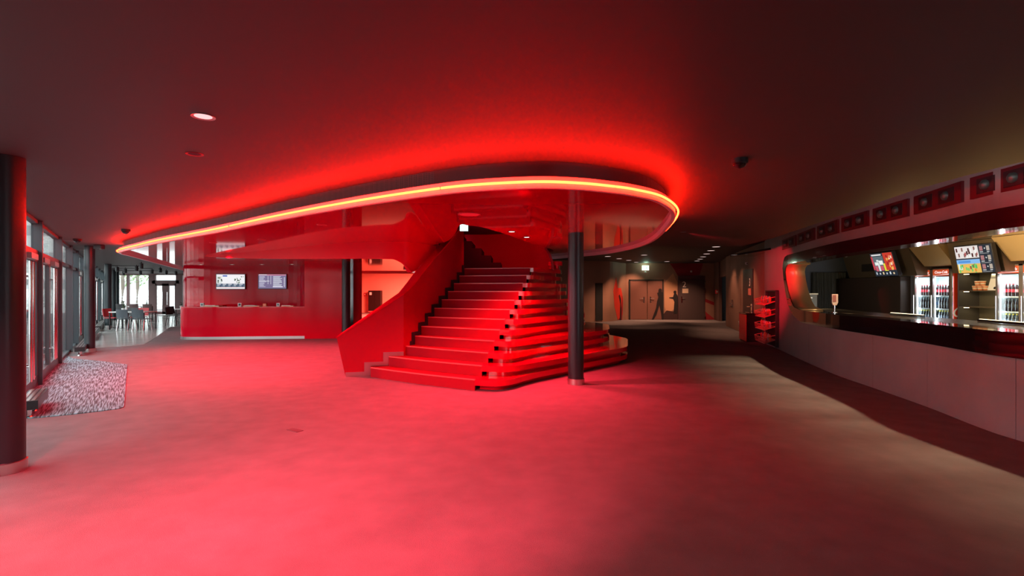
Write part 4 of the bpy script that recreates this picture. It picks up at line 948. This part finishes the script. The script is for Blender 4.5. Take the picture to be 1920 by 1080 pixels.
# swirl and script on the red side of the fridge
b = MB(); b.add([(10.36, 11.984, .5), (10.6, 11.984, .5), (10.6, 11.984, 1.6), (10.52, 11.984, 1.3), (10.44, 11.984, .95)], [(0, 1, 2, 3, 4)]); b.build('bottle_picture', mat('fridge_art_dark', (.05, .03, .02), .4), f1)
text('lettering', 'Co', .34, frame_of((10.5, 11.98, .95), (1, 0, 0), (0, 0, 1)), mat('script_white', (.9, .88, .85), .5), f1, .002, .3)
b = MB(); b.box((9.98, 13.3, 1.0), (.4, .1, 1.95)); 
f2 = fridge('drinks fridge at the right picture edge beside the snack shelf', 9.8, 2, .54, 'right', REDF)
# blue lit filler beside the first fridge
b = MB(); b.box((10.55, 13.17, 1.05), (.5, .12, 2.1)); tag(b.build('filler_panel', BARB), 'grey blue filler panel left of the two door fridge', 'panel')
# snack shelf
sh = thing('snack_shelf', 'dark shelf unit between the two fridges under the right menu screen', 'shelf'); ya, yb = 10.93, 11.95
b = MB(); b.box((10.9, (ya + yb)/2, 1.3), (.04, yb - ya, 1.2)); b.build('back_panel', mat('shelf_olive', (.075, .065, .045), .4), sh)
for y in (ya + .015, yb - .015):
    b = MB(); b.box((10.65, y, 1.3), (.5, .03, 1.2)); b.build('side_panel', BARD, sh)
for z in (1.457, 1.09):
    b = MB(); b.box((10.65, (ya + yb)/2, z), (.48, yb - ya - .06, .025)); s2 = b.build('shelf_board', mat('shelf_bronze', (.10, .075, .05), .35), sh)
for z in (1.84, 1.44, 1.07):
    b = MB(); b.box((10.5, yb - .12, z), (.02, .12, .01)); b.build('light_strip', glow('led_warm', (1, .8, .45), 8), sh)
    lamp('shelf_light', 'AREA', (10.6, (ya + yb)/2, z - .01), 1.6, (1, .80, .42), sh, .8, (10.75, (ya + yb)/2, 0), sy=.05)
b = MB(); b.box((10.55, (ya + yb)/2, .70), (.75, yb - ya, .06)); b.build('worktop', mat('worktop_brass', (.5, .42, .22), .3, metal=.5), sh)
b = MB(); b.box((10.55, (ya + yb)/2, .34), (.7, yb - ya, .66)); b.build('base_cupboard', BARD, sh)
b = MB(); b.box((10.3, (ya + yb)/2 - .12, .745), (.06, .6, .03)); b.build('lit_edge', glow('led_edge', (1, .9, .62), 1.6), sh)
tb = None
for k, (y, z) in enumerate(((11.66, 1.47), (11.53, 1.47), (11.40, 1.47), (11.60, 1.575), (11.47, 1.575))):
    lb = ['left tub in the bottom row on the snack shelf', 'middle tub in the bottom row on the snack shelf', 'right tub in the bottom row on the snack shelf', 'left tub stacked on top on the snack shelf', 'right tub stacked on top on the snack shelf'][k]
    lb = 'orange white ' + lb
    if tb is None:
        tb = thing('snack_tub', lb, 'tub', (10.55, y, z), 0, 'stacked snack tubs')
        b = MB(); b.lathe([(.042, 0), (.055, .085)], n=16); b.build('cup', mat('tub_orange', (.75, .22, .07), .4), tb, smooth=True)
        b = MB(); b.lathe([(.058, .085), (.058, .10), (.05, .103)], n=16); b.build('lid', mat('tub_lid', (.85, .6, .4), .4), tb, smooth=True)
        b = MB(); b.lathe([(.0475, .03), (.0525, .06)], n=16); b.build('band', mat('tub_cream', (.85, .7, .5), .4), tb, smooth=True)
    else: dup(tb, (10.55, y, z), None, lb)
t = thing('price_card', 'white card leaning on the snack shelf beside the tubs', 'card', (10.5, 11.18, 1.47))
b = MB(); b.hexa([(0, -.13, 0), (.012, -.13, 0), (.012, .13, 0), (0, .13, 0), (.1, -.13, .37), (.112, -.13, .37), (.112, .13, .37), (.1, .13, .37)]); b.build('card', mat('card_white', (.9, .88, .82), .5), t)
b = MB(); b.lathe([(.012, 0), (.028, 0), (.028, .004), (.012, .004)], n=16); o = b.build('ring_mark', BLACK, t); o.rotation_euler = (0, -math.pi/2 + .26, 0); o.location = (.005, -.04, .05)
# things on the counter
p = far(1565, 586, 9.62); t = thing('paddle_sign', 'cream paddle shaped sign standing on the bar counter', 'sign', (p.x, p.y, 1.045))
b = MB(); b.lathe([(.05, 0), (.05, .012), (.012, .02), (.012, .16)], n=16); b.build('stand', CHROME, t, smooth=True)
b = MB(); b.hexa([(-.03, -.012, .14), (.03, -.012, .14), (.03, .012, .14), (-.03, .012, .14), (-.055, -.014, .19), (.055, -.014, .19), (.055, .014, .19), (-.055, .014, .19)]); b.box((0, 0, .27), (.11, .028, .16)); b.build('paddle', mat('paddle_cream', (.8, .62, .5), .4), t)
b = MB(); b.box((-.012, -.016, .27), (.06, .004, .13)); b.build('printed_face', mat('paddle_print', (.35, .12, .10), .4), t)
p = far(1517, 581, 13.5); t = thing('drawer_unit', 'grey blue cupboard at the left end of the bar', 'cupboard', (p.x, p.y, 0), -.35)
b = MB(); b.box((0, 0, .68), (.30, .4, 1.36)); b.build('body', mat('cupboard_blue', (.16, .18, .22), .45), t, bevel=.006)
b = MB(); b.box((0, 0, 1.38), (.34, .44, .03)); b.build('top_board', WHITE, t)
b = MB(); b.box((0, -.207, 1.28), (.08, .012, .03)); b.build('pull', CHROME, t)
for k, (px, hh) in enumerate(((1502.5, .12), (1507.5, .10))):
    p2 = far(px, 549, 13.5); t2 = thing('cup_stack', ['taller', 'shorter'][k] + ' stack of white cups on the grey blue cupboard', 'cups', (p2.x + .06, 13.5, 1.395))
    b = MB(); b.lathe([(.034, 0), (.036, hh*.8)], n=14); b.build('cups', WHITE, t2, smooth=True); b = MB(); b.lathe([(.036, hh*.8), (.044, hh), (.001, hh)], n=14); b.build('rim_cup', WHITE, t2, smooth=True)
p = far(1586, 478, 13.5); t = thing('ball_camera', 'small grey ball camera under the bar ceiling', 'security camera', (p.x, p.y, 2.545))
b = MB(); b.tube([(0, 0, 0), (0, 0, -.1)], .02); b.build('stem', BLACK, t); b = MB(); b.lathe([(.001, -.2), (.04, -.185), (.055, -.15), (.04, -.11), (.001, -.10)], n=16); b.build('ball', mat('ball_grey', (.4, .4, .4), .3), t, smooth=True)
# halogen on the counter end
p = far(1494, 572, 11.9); t = thing('counter_lamp', 'small bright halogen lamp at the left end of the bar counter', 'lamp', (p.x + .12, 11.95, 1.07))
b = MB(); b.lathe([(.03, -.02), (.03, .02), (.02, .03)], n=12); b.build('lamp_base', CHROME, t)
b = MB(); b.lathe([(.001, .03), (.022, .04), (.02, .06), (.001, .07)], n=12); b.build('bulb_glass', glow('halogen', (1, .86, .6), 60), t)
lamp('halogen_light', 'POINT', (0, 0, .1), 40, (1, .8, .45), t, .03)
# ceiling spots inside the bar that throw light over the counter
for k, y in enumerate((10.3, 9.4, 8.5, 7.6, 6.7, 5.8, 4.9, 4.0, 3.0)):
    q_, d_ = front_at(y); nn = Vector((-d_.y, d_.x)); P = q_ + nn*.98
    t = thing('bar_spotlight', ORD[k] + ' warm spotlight inside the bar counted from its left end', 'spotlight', (P.x, P.y, 2.26), 0, 'bar spotlights')
    b = MB(); b.lathe([(.035, 0), (.045, .10), (.03, .12)], n=14); b.build('can', BLACK, t, smooth=True)
    b = MB(); b.lathe([(.001, -.001), (.034, -.001)], n=14); b.build('lens', glow('bar_lens', (1, .8, .5), 6), t)
    b = MB(); b.tube([(0, 0, .12), (0, 0, .28)], .012); b.build('stem', BLACK, t)
    lamp('bar_bulb', 'SPOT', (0, 0, -.03), 270, (1, .70, .42), t, .03, Vector((-nn.x*1.95, -nn.y*1.95, -2.24)), .68, 1.0)
    lamp('bar_fill', 'SPOT', (0, 0, -.03), 300, (1, .74, .42), t, .03, Vector((nn.x*3, nn.y*3, -.35)), 1.9, .8)
# uplight strips added on the worktop to wash the foyer ceiling through the opening
for k, (y, e) in enumerate(((8.5, 24), (6.5, 26), (4.6, 24))):
    q_, d_ = front_at(y); nn = Vector((-d_.y, d_.x)); P = q_ + nn*.9
    t = thing('added_wash_light', ORD[k] + ' added low light strip on the inner edge of the bar counter', 'lamp', (P.x, P.y, 1.05), math.atan2(d_.y, d_.x))
    b = MB(); b.box((0, 0, .015), (.9, .05, .03)); b.build('housing', BLACK, t); b = MB(); b.box((0, 0, .032), (.86, .03, .006)); b.build('diffuser', glow('strip_warm', (1, .78, .42), 4), t)
    l_ = lamp('strip_bulb', 'AREA', (0, 0, .05), e, (1, .60, .20), t, .86, None, sy=.04); l_.rotation_euler = (math.pi*.86, 0, 0) 
# recessed spot panels along the slot above the bar
PANR = mat('panel_red', (.15, .008, .014), .4); PAND = mat('panel_slot', (.045, .010, .014), .5)
for k, (p0, p1) in enumerate(((1469, 1494), (1498, 1529), (1535, 1574), (1581, 1630.5), (1640, 1706), (1718, 1808), (1824, 1945))):
    fp = [Vector(p) for p in FRONT]
    a, _ = on_path(fp, p0); c, _ = on_path(fp, p1); d_ = (c - a).normalized(); nn = Vector((d_.y, -d_.x)); nn = -nn if nn.x > 0 else nn; wd = (c - a).length
    t = thing('speaker_panel', ORD[k] + ' red panel with two round fittings above the bar, counted from left', 'panel', (a.x, a.y, 0), 0, 'red panels in the slot above the bar')
    Mx = Matrix(((d_.x, nn.x, 0, 0), (d_.y, nn.y, 0, 0), (0, 0, 1, 0), (0, 0, 0, 1)))
    b = MB(); b.box((wd/2, .015, 2.56), (wd, .03, .235), M=Mx); b.build('plate', PANR, t)
    for f_ in (.28, .72):
        b = MB(); b.box((wd*f_, .034, 2.56), (wd*.30, .008, .16), M=Mx); pl = b.build('dark_grille', PAND, t)
        b = MB(); c_ = Mx @ Vector((wd*f_, .06, 2.56)); M3 = frame_of(c_, (d_.x, d_.y, 0), (0, 0, 1))
        b.lathe([(.001, .02), (.035, .015), (.05, .0), (.055, -.03)], n=18); b.v = [tuple(M3 @ Vector(v)) for v in b.v]; b.build('round_fitting', mat('fitting_grey', (.12, .15, .14), .35, metal=.4), t, smooth=True)

# ------------------------------------------------------------------ left side furniture: floor convectors
def convector(s0, s1, label, p=.30):
    t = thing('floor_convector', label, 'heater'); b = MB(); wbar(b, s0, s1, .10, .20, p - .09, p + .09); b.build('casing', BLACK, t)
    b = MB()
    for k in range(3): wbar(b, s0 + .02, s1 - .02, .2, .206, p - .07 + k*.05, p - .04 + k*.05)
    b.build('grille', STEEL, t)
    for s in (s0 + .1, (s0 + s1)/2, s1 - .1):
        q_ = W(s, p); b = MB(); b.lathe([(.045, 0), (.03, .02), (.03, .1)], (q_.x, q_.y, 0), 10); b.build('foot', CHROME, t)
convector(4.9, 7.7, 'low black convector heater beside the entrance mat'); convector(9.2, 12.6, 'low black convector heater behind the window column'); convector(13.4, 17.5, 'low black convector heater beyond the window column toward the cafe')
convector(-2.1, -1.15, 'low black heater end beside the leftmost column', .25)

# ------------------------------------------------------------------ cafe furniture
def table(x, y, label, w_=.66, h=.68, d_=.7):
    t = thing('cafe_table', label, 'table', (x, y, 0)); b = MB(); b.box((0, 0, h - .015), (w_, d_, .035)); b.build('table_top', mat('table_white', (.85, .83, .80), .35), t, bevel=.004)
    for sx in (-1, 1):
        for sy in (-1, 1):
            b = MB(); b.box((sx*(w_/2 - .03), sy*(d_/2 - .03), (h - .03)/2), (.035, .035, h - .03)); b.build('leg', BLACK, t)
    return t
def chair(x, y, rz, label, col, h=.78, sc=1.):
    t = thing('cafe_chair', label, 'chair', (x, y, 0), rz, 'cafe chairs'); mm = mat('chair_%s' % col, {'grey': (.07, .085, .10), 'brown': (.10, .045, .045), 'red': (.6, .05, .06), 'black': (.03, .03, .032)}[col], .45)
    b = MB(); b.box((0, 0, .43), (.42, .40, .025)); b.build('seat', mm, t, bevel=.01)
    b = MB(); vs = []
    for i in range(9):
        u = -1 + i*.25; x_ = u*.21; y_ = -.20 - .05*(1 - u*u); 
        for zz, dy in ((.47, 0), (h, -.05)): vs += [(x_, y_ + dy, zz), (x_, y_ + dy - .018, zz)]
    fs = []
    for i in range(8):
        k = i*4; fs += [(k, k+2, k+6, k+4), (k+1, k+5, k+7, k+3), (k+2, k+3, k+7, k+6), (k, k+4, k+5, k+1)]
    fs += [(0, 1, 3, 2), (32, 34, 35, 33)]
    b.add(vs, fs); b.build('backrest', mm, t, smooth=True)
    for sx in (-1, 1):
        for y0, y1 in ((-.17, -.24), (.17, .21)):
            b = MB(); b.tube([(sx*.19, y0, .43), (sx*.205, y1, 0)], .012, 8); b.build('leg', CHROME if col == 'grey' else BLACK, t, smooth=True)
    return t
D = 19.5
table(xa(233, D), D, 'left white table in the front row of the cafe'); table(xa(266.5, D), D, 'right white table in the front row of the cafe')
chair(xa(236, D-.65), D - .6, 0, 'grey chair with its back to the foyer at the left front cafe table', 'grey')
chair(xa(265, D-.65), D - .6, 0, 'grey chair with its back to the foyer at the right front cafe table', 'grey')
chair(xa(240, D+.8), D + .8, math.pi, 'dark chair behind the left front cafe table', 'black'); chair(xa(261, D+.8), D + .8, math.pi, 'red chair behind the right front cafe table', 'red')
chair(xa(212.5, D+.2), D + .2, -math.pi/2, 'red chair at the left end of the front cafe table', 'red')
D2 = 25
table(xa(247, D2), D2, 'left white table in the back row of the cafe', .53, .72); table(xa(268, D2), D2, 'right white table in the back row of the cafe', .53, .72)
chair(xa(258, D2 - .7), D2 - .7, 0, 'brown chair at the back cafe tables seen between the front chairs', 'brown', .85); chair(xa(283, D2 - .9), D2 - .9, 0, 'dark brown chair at the right end of the back cafe table', 'brown', .85)
chair(xa(233, D2 - .7), D2 - .7, 0, 'dark chair at the left back cafe table', 'black', .85)
table(xa(345, 21.3), 21.6, 'white table partly hidden by the ticket counter', .7, .72); chair(xa(324, 21.3), 21.4, -math.pi/2, 'black chair left of the table beside the ticket counter', 'black'); chair(xa(328, 22.6), 22.7, -math.pi/2, 'black chair behind the other at the table beside the ticket counter', 'black')
def potted(x, y, z, label, h=.3, leafc=(.10, .13, .07), n=26):
    t = thing('potted_plant', label, 'plant', (x, y, z)); b = MB(); b.lathe([(.045, 0), (.06, .12), (.052, .12), (.05, .1)], n=14); b.build('pot', WHITE, t, smooth=True)
    b = MB(); rr = random.Random(int(x*97) + 5)
    for i in range(n):
        a = rr.random()*6.28; r_ = rr.random()*.14; zz = .12 + rr.random()*h; c_ = Vector((math.cos(a)*r_, math.sin(a)*r_, zz)); u = Vector((math.cos(a), math.sin(a), .6)).normalized()*.05; v = Vector((-math.sin(a), math.cos(a), 0))*.025
        b.add([c_ - u, c_ + v, c_ + u, c_ - v], [(0, 1, 2, 3)]); 
        if i % 3 == 0: b.tube([(0, 0, .1), tuple(c_)], .004, 4)
    b.build('leaves', mat('plant_leaf', leafc, .5), t)
potted(xa(231, D), D, .6825, 'small potted plant on the left front cafe table', .28); 
potted(xa(226, D), D + .2, .6825, 'smaller plant behind the potted plant on the left front cafe table', .14, n=14)
potted(xa(337, 21.4), 21.5, .7225, 'little plant on the table beside the ticket counter', .14, (.3, .5, .25), 14)
for k, (px, d_, z) in enumerate(((275, 25, .7225), (237, 19.3, .6825))):
    t = thing('table_bottle', ['slim glass bottle on the right back cafe table', 'white jug on the left front cafe table'][k], 'bottle', (xa(px, d_), d_, z)); b = MB(); b.lathe([(.035, 0), (.038, .12), (.015, .2), (.015, .27)], n=12); b.build('glass_body', mat('bottle_grey', (.35, .38, .36), .2) if k == 0 else WHITE, t, smooth=True); b = MB(); b.lathe([(.017, .27), (.017, .29), (.001, .29)], n=10); b.build('stopper', BLACK, t)

# ------------------------------------------------------------------ outside
b = MB(); b.prism([(-120, -60), (-5.2, -60), (-5.0, 4.13), W(-3, -.1), W(31.5, -.1), (-25, 32.3), (60, 32.3), (60, 160), (-120, 160)], -.12, -.02)
o = b.build('street_ground', mat('paving', (.62, .62, .60), .8)); struct(o, 'pale paving outside the windows', 'ground')
FAC = mat('facade_pale', (.80, .80, .78), .7); FACB = mat('facade_band', (.42, .43, .43), .6)
def block(x, y, w_, d_, h, rz, label, bands=True):
    t = thing('outside_building', label, 'building', (x, y, 0), rz); b = MB(); b.box((0, 0, h/2), (w_, d_, h)); b.build('wall', FAC, t)
    b = MB()
    if bands:
        for z in (1.6, 4.6, 7.6, 10.6):
            if z + 1.3 < h: b.box((0, -d_/2 - .02, z + .6), (w_*.94, .06, 1.1))
    b.build('window_band', FACB, t)
    b = MB(); b.box((0, 0, h + .2), (w_ + .5, d_ + .5, .4)); b.build('roof', FAC, t)
block(-33, 62, 46, 10, 11, 0, 'pale building beyond the far glass wall')
block(-52, 12, 70, 8, 11, math.radians(127), 'pale building across the street from the window wall')
# railing outside
t = thing('street_railing', 'dark horizontal bar railing outside the window wall', 'railing'); b = MB()
for z in (.45, .65, .85, 1.05): b.tube([W(-6, -3.2, z), W(36, -3.2, z)], .022, 6)
b.build('rail', FRAME, t)
for s in range(-5, 36, 3):
    b = MB(); p = W(s, -3.2); b.box((p.x, p.y, .52), (.05, .05, 1.08)); b.build('post', FRAME, t)
t = thing('street_railing', 'thin pale railing outside the far glass wall', 'railing'); b = MB()
for z in (.35, .6, .85, 1.05): b.tube([(-32, 36, z), (-12, 36, z)], .02, 6)
b.build('rail', mat('rail_pale', (.5, .5, .5), .5), t)
for x in range(-31, -12, 3):
    b = MB(); b.box((x, 36, .5), (.05, .05, 1.1)); b.build('post', MATS['rail_pale'], t)
# tree outside the far glass
def tree(x, y, h, label):
    t = thing('street_tree', label, 'tree', (x, y, 0)); b = MB(); b.tube([(0, 0, 0), (.1, 0, h*.4), (0, .1, h*.7)], .12, 8); b.build('trunk', mat('bark', (.14, .10, .07), .8), t)
    b = MB(); rr = random.Random(11)
    for i in range(900):
        v = Vector((rr.gauss(0, 1), rr.gauss(0, 1), rr.gauss(0, .7))); v = v.normalized()*(rr.random()**.4)*1.6; c_ = v + Vector((0, 0, h*.78))
        a = Vector((rr.gauss(0, 1), rr.gauss(0, 1), rr.gauss(0, 1))).normalized(); u = a*.13; w2 = a.cross(Vector((.3, .5, .8))).normalized()*.07
        b.add([c_ - u, c_ + w2, c_ + u, c_ - w2], [(0, 1, 2, 3)])
    b.build('crown', mat('tree_leaf', (.16, .26, .07), .6), t)
tree(xa(228, 40), 40, 4.4, 'green tree outside the far glass, left one'); tree(xa(256, 44.5), 44.5, 4.5, 'green tree outside the far glass, right one')
